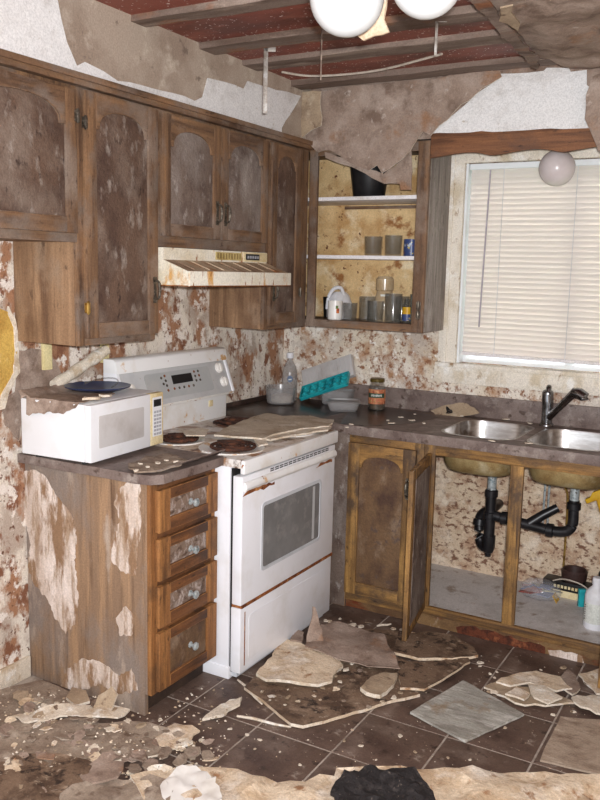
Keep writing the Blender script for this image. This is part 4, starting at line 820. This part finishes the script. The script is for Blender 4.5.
build('handle', MB(T).tube(curve([(.1, -.02, .13), (.125, -.012, .132), (.125, .012, .132), (.1, .02, .13)], 4), .005, 6), BLACK, c)
# white jug lying with handle
p = Vector((.418, -.13, S0)); c = thing('water_jug', 'white plastic jug with big handle on the bottom shelf', 'jug', p); T = Matrix.Translation(p)
build('jug_body', MB(T).lathe([(.062, 0), (.068, .008), (.068, .045), (.064, .05), (.068, .055), (.066, .085), (.05, .125), (.03, .142)], (0, 0, 0), 26), PLASTIC_W, c)
build('handle', MB(T).tube(curve([(-.05, -.045, .05), (-.04, -.05, .115), (-.012, -.045, .158), (.022, -.035, .162), (.04, -.03, .125)], 5), .0095, 8), PLASTIC_W, c)
m_ = mug(Vector((.452, -.245, S0)), .039, .098, 'white mug with a fruit print on the bottom shelf', PORCELAIN, 2.6)
M_ = WM[m_.name]; a_ = math.atan2(CAM.y+.245, CAM.x-.452)
build('print', arcstrip(M_, .035, .06, .0396, a_+.15, a_+.55), mat('orange_print', (196, 112, 60), [((150, 60, 50), 60, .5, .6)], .4), m_)
build('print', arcstrip(M_, .058, .074, .0396, a_+.05, a_+.4), mat('green_print', (96, 116, 60), [((70, 92, 46), 60, .5, .6)], .4), m_)
p = Vector((.318, -.05, S0)); o = tumbler(p, .035, .11, 'dark cup behind the white jug at the shelf\'s left end', BLACK, 'cup', 1.1, 'cup')
tumbler(Vector((.533, -.235, S0)), .038, .09, 'short clear tumbler right of the fruit-print mug')
mug(Vector((.615, -.20, S0)), .044, .125, 'clear glass beer mug in the middle of the bottom shelf', GLASS_D, -1.0, 'glass mug', 'glass_mug')
o = tumbler(Vector((.682, -.245, S0)), .042, .105, 'clear tumbler under the upside-down stacked jar on the bottom shelf')
p = Vector((.69, -.16, S0)); c = thing('glass_jar', 'tall amber glass jar standing behind the bottom shelf tumblers', 'jar', p)
build('jar_body', MB(Matrix.Translation(p)).lathe([(.045, 0), (.05, .008), (.05, .12), (.042, .14), (.04, .155), (.046, .16), (.046, .215), (.036, .228), (.012, .23)], (0, 0, 0), 24), mat('amber_glass', (206, 184, 150), [((186, 160, 122), 10, .45, .65)], .12, spec=.8, alpha=.6), c)
build('frost_marks', arcstrip(Matrix.Translation(p), .128, .138, .0465, -1.6, -.6), LABELW, c)
tumbler(Vector((.774, -.235, S0)), .044, .145, 'tall clear tumbler near the right end of the bottom shelf')
tumbler(Vector((.775, -.13, S0)), .04, .13, 'tall clear tumbler at the back of the bottom shelf')
p = Vector((.835, -.20, S0)); c = thing('spice_bottle', 'small bottle with yellow and blue label at bottom shelf\'s right end', 'bottle', p); T = Matrix.Translation(p)
build('bottle_body', MB(T).lathe([(.022, 0), (.024, .004), (.024, .085), (.016, .10), (.014, .12)], (0, 0, 0), 18), GLASS_D, c)
build('label', arcstrip(T, .045, .08, .0247, -2.6, .4), YELLOW, c); build('label', arcstrip(T, .012, .045, .0247, -2.6, .4), MUGBLUE, c)
tumbler(Vector((.882, -.2, S0)), .03, .145, 'narrow dark tumbler in the bottom shelf\'s right corner', mat('smoky_glass', (120, 122, 112), [((100, 100, 92), 10, .45, .65)], .12, spec=.8, alpha=.6))

# ================================================================== BLIND
BX0, BX1 = WX0+.016, WX1-.016
c = thing('window_blind', 'closed cream venetian blind hanging in the window', 'blind', (1.57, .03, 1.21))
build('head_rail', MB().box((BX0, .012, 2.135), (BX1, .045, 2.163)), VINYL, c, .002)
build('bottom_rail', MB().tube([(BX0, .028, 1.222), (BX0+.01, .028, 1.220), (BX1-.01, .028, 1.212), (BX1, .028, 1.212)], .009, 8), SHELF, c)
sm = bpy.data.meshes.new('slat'); n = 5; q = MB(); wd = .034; tl = math.radians(66)
pr = []
for k in range(n+1):
    s = -wd/2+wd*k/n; bow = .0035*(1-(2*k/n-1)**2); pr.append((s*math.cos(tl)-bow*math.sin(tl), -s*math.sin(tl)-bow*math.cos(tl)))
lo_ = [(BX0+.004-1.57, y, z) for y, z in pr]; hi_ = [(BX1-.004-1.57, y, z) for y, z in pr]
q.add(lo_+hi_+[(x, y+.0006, z+.0003) for x, y, z in lo_+hi_], [(k, k+1, n+2+k, n+1+k) for k in range(n)]+[(3*(n+1)+k, 3*(n+1)+k+1, 2*(n+1)+k+1, 2*(n+1)+k) for k in range(n)])
sm.from_pydata(q.v, [], q.f); finish(sm, BLIND)
NS = 36
for i in range(NS):
    o = bpy.data.objects.new('slat', sm); COL.objects.link(o); o.parent = c; z = 1.238+i*(2.128-1.238)/(NS-1)
    o.location = (0, 0, z-1.21); o.rotation_euler = (random.uniform(-.03, .03), (1-i/NS)*.008*.7, 0)
build('tilt_wand', MB().tube([(1.158, .004, 2.13), (1.15, .003, 1.7), (1.143, .002, 1.36)], .0045, 6), mat('wand_grey', (176, 168, 176), [((160, 152, 160), 20, .5, .7)], .4), c)
for x in (1.225, 1.575, 1.95): build('ladder_cord', MB().tube([(x, .010, 2.135), (x, .010, 1.215)], .0015, 5), PLASTIC_W, c)

# ================================================================== CEILING THINGS
def globe(p, r, label, mt, open_to=None, neck=.06):
    c = thing('globe_lamp', label, 'lamp', p)
    build('globe', MB().sphere(p, r, 32, 18, 0, 1, .0, .9), mt, c)
    build('neck', MB(Matrix.Translation(p)).lathe([(r*.36, r*.92), (r*.4, r*.95), (r*.4, r+.02), (.03, r+.03), (.014, r+.035), (.014, r+neck)], (0, 0, 0), 20), CHROME, c)
    if open_to is not None:
        d_ = (open_to-p).normalized(); R = Vector((0, 0, 1)).rotation_difference(d_).to_matrix()
        build('end_ring', MB().lathe([(r*.44, r*.905), (r*.45, r*.92), (r*.40, r*.94), (r*.38, r*.925), (.005, r*.9205)], p, 24, R=R), GREYEDGE, c)
    return c
G = -2.25
c1 = hit(347, -3, 'y', G); r1 = 37.5*(c1-CAM).dot(CF)/FPX
c2 = hit(427, -20, 'y', G-.02); r2 = 36.5*(c2-CAM).dot(CF)/FPX
globe(c1, r1, 'large white globe lamp left of two at the ceiling fixture', GLOBE, CAM+Vector((0, 0, .25)), 2.5-c1.z-.0)
globe(c2, r2, 'large white globe lamp right of two at the ceiling fixture', GLOBE, None, 2.5-c2.z)
c3 = hit(557, 168, 'y', -.15); r3 = 17.8*(c3-CAM).dot(CF)/FPX
globe(c3, r3, 'small pinkish globe lamp hanging behind the window valance', GLOBE_P, None, 2.243-c3.z)
# torn sheets hanging at the back soffit
def hang(name, pts, yy, label, mt, seed, thick=.006, amp=.02, fn=None, cat='torn sheet', rough=.006, edge=None):
    P_ = px(pts, 'y', yy, 'xz'); cx = sum(p[0] for p in P_)/len(P_); zt = max(p[1] for p in P_)
    o = build(name, sheet(P_, thick, amp, 7, .035, seed, rough, frame((0, yy, 0), (1, 0, 0), (0, -1, 0)), fn, 0, 1 if edge else None), [mt, edge] if edge else mt)
    tag(o, label, cat); return rebase(o, (cx, yy, zt))
hang('torn_board', [(302, 92), (322, 92), (322, 126), (312, 131), (303, 138), (296, 141), (289, 133), (281, 133), (285, 122)], -.395, 'torn brown board corner hanging where both soffits meet', PAPER_T, 40, .008, .012, None, 'torn board', .005, CHIP)
hang('torn_board', [(316, 93), (345, 88), (420, 81), (470, 74), (500, 71), (502, 77), (492, 84), (476, 95), (456, 112), (440, 126), (432, 136), (424, 132), (417, 143), (404, 160), (392, 170), (385, 174), (380, 166), (372, 171), (360, 167), (343, 157), (333, 151), (320, 153), (309, 142), (303, 136)], -.35, 'big torn brown board paper hanging over the open cupboard top', PAPER, 41, .007, .022, lambda p: max(0, 2.25-p.y)*.10, 'torn board', .006, CHIP)
hang('torn_board', [(325, 152), (345, 158), (362, 166), (384, 174), (396, 166), (412, 150), (413, 172), (412, 190), (401, 190), (400, 184), (385, 184), (372, 178), (352, 167), (338, 163), (326, 158)], -.328, 'lower brown paper flap with ragged edge hanging into the open cupboard', PAPER, 42, .004, .006, None, 'torn board', .004)
# sagging brown sheets on the ceiling at right
def ceil(name, pts, z, label, mt, seed, amp=.05, fn=None, cat='torn sheet', thick=.005):
    P_ = px(pts, 'z', z, 'xy'); o = build(name, sheet(P_, thick, amp, 5, .045, seed, .01, Matrix.Translation((0, 0, z)), fn), mt)
    cx = sum(p[0] for p in P_)/len(P_); cy = sum(p[1] for p in P_)/len(P_); tag(o, label, cat); return rebase(o, (cx, cy, z))
ceil('sagging_sheet', [(470, -30), (640, -30), (640, 70), (590, 74), (560, 71), (540, 68), (525, 52), (506, 38), (490, 14)], 2.425, 'sagging brown ceiling paper at the upper right corner', PAPER, 50, .05)
ceil('hanging_strip', [(440, -20), (466, -20), (492, 12), (515, 36), (540, 62), (536, 72), (525, 64), (500, 36), (476, 14)], 2.41, 'long grey strip of board slanting across the ceiling at right', BATTEN, 51, .02)
ceil('paper_scrap', [(500, 10), (513, 8), (516, 20), (518, 32), (508, 26), (499, 22)], 2.40, 'small cream paper scrap under the slanting ceiling strip', PAPER_T, 52, .01)
hang('torn_board', [(592, 78), (640, 60), (640, 165), (600, 152), (594, 138), (586, 120), (587, 96)], -.42, 'brown board piece hanging down at the photo\'s right edge', PAPER, 53, .008, .03, None, 'torn board')
# cream plaster scrap by the globe
P_ = c1+Vector((.08, .12, 0)); yy = G+.22
hang('plaster_scrap', [(376, -72), (388, -72), (393, -40), (391, -12), (389, 8), (386, 20), (391, 33), (384, 36), (376, 37), (366, 42), (361, 38), (363, 30), (376, 16)], yy, 'cream plaster scrap hanging beside the left globe lamp', CREAM, 54, .008, .02, None, 'plaster scrap', .003)
# straps and wires
def strap(u, v0, v1, z, wdt, label, mt, name='metal_strap'):
    a = hit(u, v0, 'z', z); k = (a-CAM).dot(CF); ln = (v1-v0)*k/FPX
    o = build(name, MB(LM(a, .5)).box((-wdt/2, -.002, -ln), (wdt/2, .002, .03)).box((-wdt/2, -.002, -.006), (wdt/2+.03, .006, .012)), mt, None, .0008); tag(o, label, 'strap'); return rebase(o, a)
strap(266, 50, 111, 2.49, .018, 'long grey metal strap hanging from the ceiling near the corner', GALV)
strap(437, 20, 54, 2.50, .010, 'short pale metal strap hanging from the ceiling right of the lamps', GALV)
strap(322, 32, 78, 2.49, .005, 'thin dark strap hanging below the left globe lamp', BATTEN)
a = [hit(u, v, 'z', 2.475) for u, v in ((282, 72), (310, 76), (350, 74), (385, 69), (420, 60), (442, 54))]
o = build('loose_cable', MB().tube(curve(a, 5), .005, 6), WIRE); tag(o, 'pale loose cable running along the ceiling above the corner', 'cable'); rebase(o, a[0])

# ================================================================== DEBRIS ON THE STOVE AND SMALL WORKTOP
def lay(name, pts, z, label, mt, seed, thick=.006, amp=.01, fn=None, cat='debris', rough=.006, edge=None, scale=7, step=.035):
    P_ = px(pts, 'z', z, 'xy'); cx = sum(p[0] for p in P_)/len(P_); cy = sum(p[1] for p in P_)/len(P_)
    o = build(name, sheet(P_, thick, amp, scale, step, seed, rough, Matrix.Translation((0, 0, z)), fn, 0, 1 if edge else None), [mt, edge] if edge else mt)
    tag(o, label, cat); return rebase(o, (cx, cy, z))
lay('fallen_board', [(214, 437), (224, 431), (250, 420), (268, 415), (282, 418), (310, 418), (334, 422), (329, 428), (300, 431), (276, 436), (262, 441), (240, 440)], .914, 'tan broken board lying on the stove cooktop', BOARD_L, 70, .008, .008, None, 'board', .005, CHIP)
lay('board_flake', [(183, 433), (198, 429), (209, 431), (205, 437), (186, 437)], .925, 'small flat pale flake on the rear stove burner', CHIP, 71, .004, .006, None, 'flake', .003)
lay('board_flake', [(256, 440), (275, 437), (293, 434), (310, 430), (332, 428), (328, 432), (300, 436), (270, 443)], .908, 'long thin pale crumbled strip along the stove front edge', CHIP, 72, .008, .008, None, 'flake', .004, step=.02)
lay('board_flake', [(254, 443), (264, 440), (268, 446), (258, 448)], .906, 'pale curled flake beside the front burner', CHIP, 73, .006, .01, None, 'flake', .003, step=.02)
lay('plaster_heap', [(128, 468), (146, 460), (170, 456), (188, 464), (176, 470), (150, 474), (134, 474)], .911, 'pale plaster heap on the short worktop before the microwave', GREYPAPER, 74, .006, .016, None, 'plaster heap', .006, step=.02, scale=20)
for i, (u, v) in enumerate(((136, 472), (148, 468), (158, 464), (166, 462), (176, 463), (140, 465))):
    pile('plaster_crumb', u, v, 'z', .925, .012, 'small pale crumb on the short worktop plaster heap', 'plaster crumb', CHIP, 90+i, .008, 'crumbs on the short worktop', 6)

# ================================================================== DEBRIS ON THE FLOOR
F0 = .001
lay('wet_board', [(244, 690), (262, 672), (300, 650), (350, 630), (398, 634), (396, 660), (420, 668), (420, 697), (387, 705), (345, 718), (303, 729), (291, 727), (268, 708)], F0, 'big dark mouldy board with pale edges in front of the stove', WETBOARD, 100, .012, .004, None, 'board', .004, CREAM)
lay('broken_board', [(392, 655), (398, 640), (425, 634), (452, 638), (474, 650), (478, 658), (452, 662), (418, 661)], .021, 'dark broken board with pale rim below the open cabinet door', WETBOARD, 101, .012, .006, None, 'board', .004, CREAM)
lay('wet_board', [(398, 664), (440, 664), (466, 656), (470, 664), (452, 676), (424, 692), (400, 690)], .019, 'dark soggy board strip left of the grey slate tile', WETBOARD, 102, .010, .005, None, 'board', .005, CREAM)
lay('plaster_slab', [(256, 678), (272, 662), (276, 645), (284, 643), (300, 648), (322, 655), (340, 665), (343, 670), (336, 676), (332, 686), (318, 689), (290, 687), (266, 684)], .018, 'large cream plaster slab on the wet board by the stove', CREAM, 103, .012, .02, None, 'plaster slab', .006, CHIP)
lay('paper_sheet', [(305, 650), (318, 630), (340, 627), (362, 632), (384, 638), (390, 652), (400, 672), (376, 670), (350, 664), (338, 662)], .035, 'grey-brown sheet of board paper lying before the stove drawer', PAPER, 104, .004, .025, None, 'torn paper', .005)
# spike of paper standing against the stove
A_ = hit(306, 642, 'z', .05)
M = Matrix.Translation(A_) @ Matrix.Rotation(math.radians(38), 4, 'Z') @ Matrix.Rotation(math.radians(72), 4, 'X')
o = build('paper_spike', sheet([(0, 0), (.075, .0), (.07, .045), (.055, .10), (.042, .145), (.03, .148), (.028, .10), (.01, .05)], .005, .008, 14, .02, 105, .004, M), PAPER); tag(o, 'upright torn spike of brown paper leaning by the stove drawer', 'torn paper'); rebase(o, A_)
lay('board_chunk', [(290, 643), (296, 633), (304, 636), (302, 645)], .03, 'small brown chunk tucked against the stove drawer', PAPER, 106, .008, .012, None, 'board chunk', .003, step=.02)
lay('plaster_chunk', [(360, 693), (371, 682), (384, 678), (397, 678), (394, 689), (380, 700), (366, 697)], .016, 'tan plaster chunk with white broken edges on the wet board', PAPER_T, 107, .016, .014, None, 'plaster chunk', .004, CHIP, step=.02)
o = lay('slate_tile', [(410, 714), (463, 682), (524, 716), (465, 743)], .004, 'loose grey slate floor tile lying diagonally in the foreground', SLATE, 108, .008, .001, None, 'tile', .0015)
lay('dusty_tile', [(560, 718), (575, 720), (640, 724), (660, 790), (600, 776), (540, 762)], .002, 'tan dusty loose tile at the lower right edge', DUSTYTILE, 109, .007, .002, None, 'tile', .003)
for i, (pts, lb, mt, z) in enumerate((
    ([(484, 690), (500, 684), (520, 690), (545, 690), (560, 698), (575, 706), (545, 709), (515, 706), (505, 700)], 'lowest tan plaster sheet of the heap right of slate tile', PAPER_T, .003),
    ([(496, 685), (512, 677), (536, 675), (560, 680), (572, 692), (556, 694), (530, 686), (510, 689)], 'cream plaster sheet on top of the heap right of slate tile', CREAM, .014),
    ([(528, 686), (545, 690), (562, 702), (548, 706), (534, 700)], 'small white plaster plate on the heap right of slate tile', CHIP, .022),
    ([(505, 697), (516, 690), (530, 697), (524, 704)], 'crumbled cream plaster lump at the heap\'s left end', CREAM, .016),
    ([(578, 677), (600, 672), (640, 672), (640, 700), (596, 696)], 'cream plaster sheet by the right edge below the open door', CREAM, .004),
    ([(571, 700), (592, 697), (640, 706), (640, 722), (596, 716), (574, 706)], 'pale plaster sheet by the right edge above the dusty tile', CHIP, .010),
    ([(556, 686), (568, 672), (576, 678), (580, 692), (572, 698)], 'narrow brown board piece between the right-hand plaster sheets', PAPER, .012))):
    lay('plaster_sheet', pts, z, lb, mt, 110+i, .008, .014, None, 'plaster sheet', .006, CHIP, 10, .03)
# sticks and small individual scraps
for i, (a, b, lb) in enumerate((((418, 640), (429, 634), 'short white stick on the floor right of the open cabinet door'), ((377, 626), (391, 624), 'thin white stick under the closed base cabinet door'), ((237, 716), (291, 727), 'long pale plaster edge strip in front of the stove corner'), ((238, 680), (262, 704), 'pale board edge strip running from the stove foot'))):
    A, B = hit(*a, 'z', .008), hit(*b, 'z', .008)
    rr = .0055
    o = build('plaster_stick', MB().tube([A, A.lerp(B, .3)+Vector((0, .004, .001)), A.lerp(B, .7)+Vector((.003, -.003, 0)), B], [rr*.8, rr, rr*.9, rr*.6], 6), CHIP); tag(o, lb, 'stick'); rebase(o, A)
lay('plaster_scrap', [(202, 722), (212, 714), (230, 704), (242, 702), (240, 709), (228, 714), (222, 720)], .002, 'long white plaster scrap on the floor left of the stove foot', CHIP, 130, .010, .016, None, 'plaster scrap', .004, None, 16, .02)
M = Matrix.Translation(hit(92, 712, 'z', .012)) @ Matrix.Rotation(.2, 4, 'Z') @ Matrix.Rotation(1.05, 4, 'X')
o = build('board_piece', sheet([(0, 0), (.075, .01), (.088, .075), (.06, .10), (.015, .06)], .010, .004, 9, .03, 132, .004, M, None, 0, 1), [PAPER_T, CHIP]); tag(o, 'tan board piece standing against the drawer unit\'s side', 'board'); rebase(o, hit(92, 712, 'z', .012))
lay('board_piece', [(66, 700), (72, 690), (86, 694), (90, 704), (76, 708)], .02, 'small square tan board piece beside the drawer unit', PAPER_T, 133, .010, .008, None, 'board', .003, CHIP)
# left foreground: overlapping rubble sheets
LF = [([(-60, 720), (0, 694), (40, 684), (70, 696), (60, 720), (10, 738)], 'cream and grey rubble sheet along the left wall', GREYPAPER, .0),
      ([(10, 722), (50, 712), (96, 708), (130, 714), (118, 724), (60, 722), (24, 728)], 'long pale plaster strip lying before the drawer unit', CHIP, .012),
      ([(-60, 745), (20, 728), (90, 726), (150, 730), (190, 742), (160, 762), (90, 768), (0, 780), (-60, 785)], 'wide grey-brown sodden sheet on the left floor', GREYPAPER, .004),
      ([(-60, 770), (10, 760), (60, 758), (95, 770), (80, 800), (0, 830), (-60, 820)], 'dark brown board piece in the lower left corner', WETBOARD, .018),
      ([(70, 776), (100, 764), (124, 770), (118, 784), (92, 790)], 'brown leather-like scrap on the lower left rubble', PAPER, .03),
      ([(60, 800), (110, 784), (150, 782), (176, 790), (160, 830), (90, 850), (50, 830)], 'mottled pale sheet at the bottom left', GREYPAPER, .022),
      ([(150, 738), (175, 728), (200, 736), (186, 752), (160, 754)], 'cream crumbly plaster patch below the drawer unit corner', CREAM, .006),
      ([(84, 722), (100, 716), (120, 718), (114, 726), (94, 730)], 'x', CHIP, .02)]
for i, (pts, lb, mt, z) in enumerate(LF[:-1]):
    lay('rubble_sheet', pts, z, lb, mt, 140+i, .007, .03, None, 'debris sheet', .008, CHIP if mt is GREYPAPER else None, 9, .035)
rr_ = random.Random(17)
RM = [GREYPAPER, GREYPAPER, PAPER_T, CHIP, PAPER, GREYPAPER, CREAM]
rub = []
for k in range(10):
    n_ = 6+k % 3; pts = [(rr_.uniform(.6, 1.2)*math.cos(2*PI*j/n_)*.05, rr_.uniform(.35, .9)*math.sin(2*PI*j/n_)*.05) for j in range(n_)]
    q = sheet(pts, .005, .014, 24, .016, 300+k, .004); me = bpy.data.meshes.new('rubble_piece'); me.from_pydata(q.v, [], q.f); rub.append(me)
LIT = MB(); LMS = []
def rubble(u, v, s_, k, z):
    p = hit(u, v, 'z', z)
    if p.x < .06 or (p.x < .70 and p.y > -1.99) or (p.x < .82 and p.y > -1.57) or p.y > -.66: return
    X = Matrix.Translation(p) @ Matrix.Rotation(rr_.uniform(0, 6.3), 4, 'Z') @ Matrix.Rotation(rr_.uniform(-.35, .35), 4, 'X') @ Matrix.Scale(s_, 4)
    me = rub[k % 10]; LIT.add([X @ v_.co for v_ in me.vertices], [tuple(f.vertices) for f in me.polygons], k % 7)
for k in range(330):
    u = rr_.uniform(-25, 215); v = rr_.uniform(692, 800)
    if u > 120 and v < 725 or u > 170 and v < 742: continue
    rubble(u, v, rr_.choice((.2, .25, .35, .45, .6, .8)), rr_.randrange(70), .010+.022*rr_.random())
for k in range(46):
    u = rr_.uniform(255, 400); v = rr_.uniform(640, 712)
    if v > 729-(u-303)*.29 or v < 690-(u-244)*.62: continue
    rubble(u, v, rr_.choice((.12, .2, .25, .35)), rr_.randrange(70), .018)
for k in range(26): rubble(rr_.uniform(486, 600), rr_.uniform(676, 712), rr_.choice((.15, .2, .3, .4)), rr_.randrange(70), .014)
for k in range(30): rubble(rr_.uniform(325, 420), rr_.uniform(616, 640), rr_.choice((.12, .16, .22, .3)), rr_.randrange(70), .004)
o = build('plaster_litter', LIT, RM, None, 0, 25); o['kind'] = 'stuff'; o['label'] = 'broken plaster and paper litter strewn over the floor'; o['category'] = 'litter'
# bottom edge: long crumpled cream sheet, burnt roll
lay('plaster_sheet', [(130, 786), (176, 772), (200, 776), (224, 772), (252, 782), (290, 786), (334, 784), (336, 776), (372, 773), (430, 776), (500, 778), (560, 782), (640, 788), (660, 860), (420, 860), (180, 860)], .012, 'long crumpled cream plaster sheet along the bottom edge', CREAM, 150, .008, .04, None, 'plaster sheet', .008, CHIP, 9, .04)
lay('charred_lump', [(330, 804), (340, 788), (352, 781), (372, 779), (398, 780), (414, 785), (430, 798), (436, 812), (410, 826), (352, 824)], .045, 'charred black lump lying on the cream sheet at the bottom', CHAR, 151, .012, .05, None, 'charred debris', .008, None, 16, .018)
lay('white_rag', [(160, 790), (176, 776), (196, 772), (216, 784), (222, 806), (170, 820)], .035, 'crumpled white rag at the bottom edge left of centre', PORCELAIN, 152, .004, .035, None, 'rag', .006, None, 15, .02)
# single plaster chips that can be told apart
chip_meshes = []
for k in range(6):
    rn = random.Random(k+200); n_ = 6+k % 2
    pts = [(rn.uniform(.7, 1.2)*math.cos(2*PI*j/n_), rn.uniform(.5, .9)*math.sin(2*PI*j/n_)) for j in range(n_)]
    me = bpy.data.meshes.new('plaster_chip'); q = MB(); bot = [(x, y, 0) for x, y in pts]; top_ = [(x*.8+rn.uniform(-.1, .1), y*.8, rn.uniform(.25, .55)) for x, y in pts]
    q.loft([bot, top_]); me.from_pydata(q.v, [], q.f); finish(me, [CHIP, CREAM, CHIP, PAPER_T, CHIP, CHIP][k], 0, 20); chip_meshes.append(me)
def chip(u, v, r, k, z=0.0005, s=1):
    o = bpy.data.objects.new('plaster_chip', chip_meshes[k % 6]); COL.objects.link(o); o.location = hit(u, v, 'z', z); o.scale = (r, r, r*.8); o.rotation_euler = (0, 0, (k*1.7) % 6.28)
    size = 'tiny' if r < .009 else 'small' if r < .015 else 'larger'
    if u < 100: w_ = 'in the litter along the left wall'
    elif u < 185: w_ = 'in the litter before the drawer unit'
    elif v < 645 and u < 375: w_ = 'by the stove drawer\'s far corner'
    elif v < 655 and u < 435: w_ = 'near the open cabinet door\'s foot'
    elif u < 245: w_ = 'on the tiles left of the wet board'
    elif v < 708 and u < 405: w_ = 'on the big wet board'
    elif u < 405: w_ = 'on the tiles in front of the wet board'
    elif v > 745: w_ = 'on the tiles below the slate tile'
    elif v < 680: w_ = 'on the tiles before the sink cabinet'
    else: w_ = 'around the plaster heap right of the slate tile'
    return tag(o, size+' pale plaster chip '+w_, 'plaster chip', size+' chips '+w_)
CH = [(247, 735, .012), (255, 749, .007), (260, 740, .01), (344, 741, .010), (361, 746, .011), (400, 736, .012), (308, 740, .006), (330, 622, .02), (352, 626, .024), (345, 632, .018), (361, 627, .02),
      (326, 621, .016), (340, 619, .012), (393, 629, .016), (391, 636, .012), (430, 645, .010), (420, 650, .012), (480, 663, .016), (490, 674, .012), (509, 678, .013), (497, 672, .009), (563, 668, .018), (541, 670, .008), (480, 666, .010), (553, 715, .014), (505, 728, .010), (573, 712, .012),
      (214, 690, .008), (202, 741, .014), (198, 752, .018), (190, 746, .02), (178, 738, .022), (230, 729, .010), (335, 676, .016), (346, 670, .018), (340, 682, .012), (352, 664, .014), (383, 702, .014), (394, 698, .016), (400, 693, .012), (270, 700, .008), (285, 705, .007), (262, 692, .01), (320, 700, .008),
      (128, 722, .02), (142, 726, .024), (156, 730, .02), (110, 730, .018), (44, 706, .02), (30, 712, .022), (58, 704, .016), (20, 700, .02), (76, 716, .016), (160, 720, .012), (170, 728, .010), (448, 758, .008), (470, 760, .007), (415, 752, .009), (376, 760, .006), (300, 765, .008), (280, 752, .006), (352, 730, .008)]
zs_ = {}
for i, (u, v, r) in enumerate(CH):
    z = .0005
    if 330 <= u <= 400 and 660 <= v <= 706 or 260 <= u <= 325 and 690 <= v <= 706: z = .018
    if u < 165 and v > 700: z = .03
    chip(u, v, r, i, z)
# uncountable crumbs
rn = random.Random(99); q = MB()
def crumb(p, r):
    pts = [(r*rn.uniform(.6, 1.2)*math.cos(a_), r*rn.uniform(.6, 1.2)*math.sin(a_)) for a_ in (0, 1.6, 3.1, 4.7)]
    q.add([(p.x+x, p.y+y, p.z) for x, y in pts]+[(p.x, p.y, p.z+r*rn.uniform(.4, .9))], [(0, 1, 4), (1, 2, 4), (2, 3, 4), (3, 0, 4), (3, 2, 1, 0)], rn.choice((0, 0, 1, 2)))
for _ in range(700):
    u = rn.uniform(-20, 620); v = rn.uniform(618, 800)
    p = hit(u, v, 'z', .0003)
    if p.x < .02 or p.y > -.63 or (p.x < .76 and p.y > -1.55) or (p.x < .66 and p.y > -1.95): continue
    crumb(p, rn.choice((.0012, .0016, .002, .0025, .003)))
for _ in range(500):
    p = hit(rn.uniform(-20, 230), rn.uniform(690, 800), 'z', .02)
    if p.x < .02 or (p.x < .66 and p.y > -1.94): continue
    p.z = .0003 if p.x > .9 else .03; crumb(p, rn.uniform(.002, .008))
o = build('plaster_crumbs', q, [CHIP, PAPER_T, CREAM], None, 0, 10); o['kind'] = 'stuff'; o['label'] = 'fine plaster crumbs scattered over the floor'; o['category'] = 'crumbs'
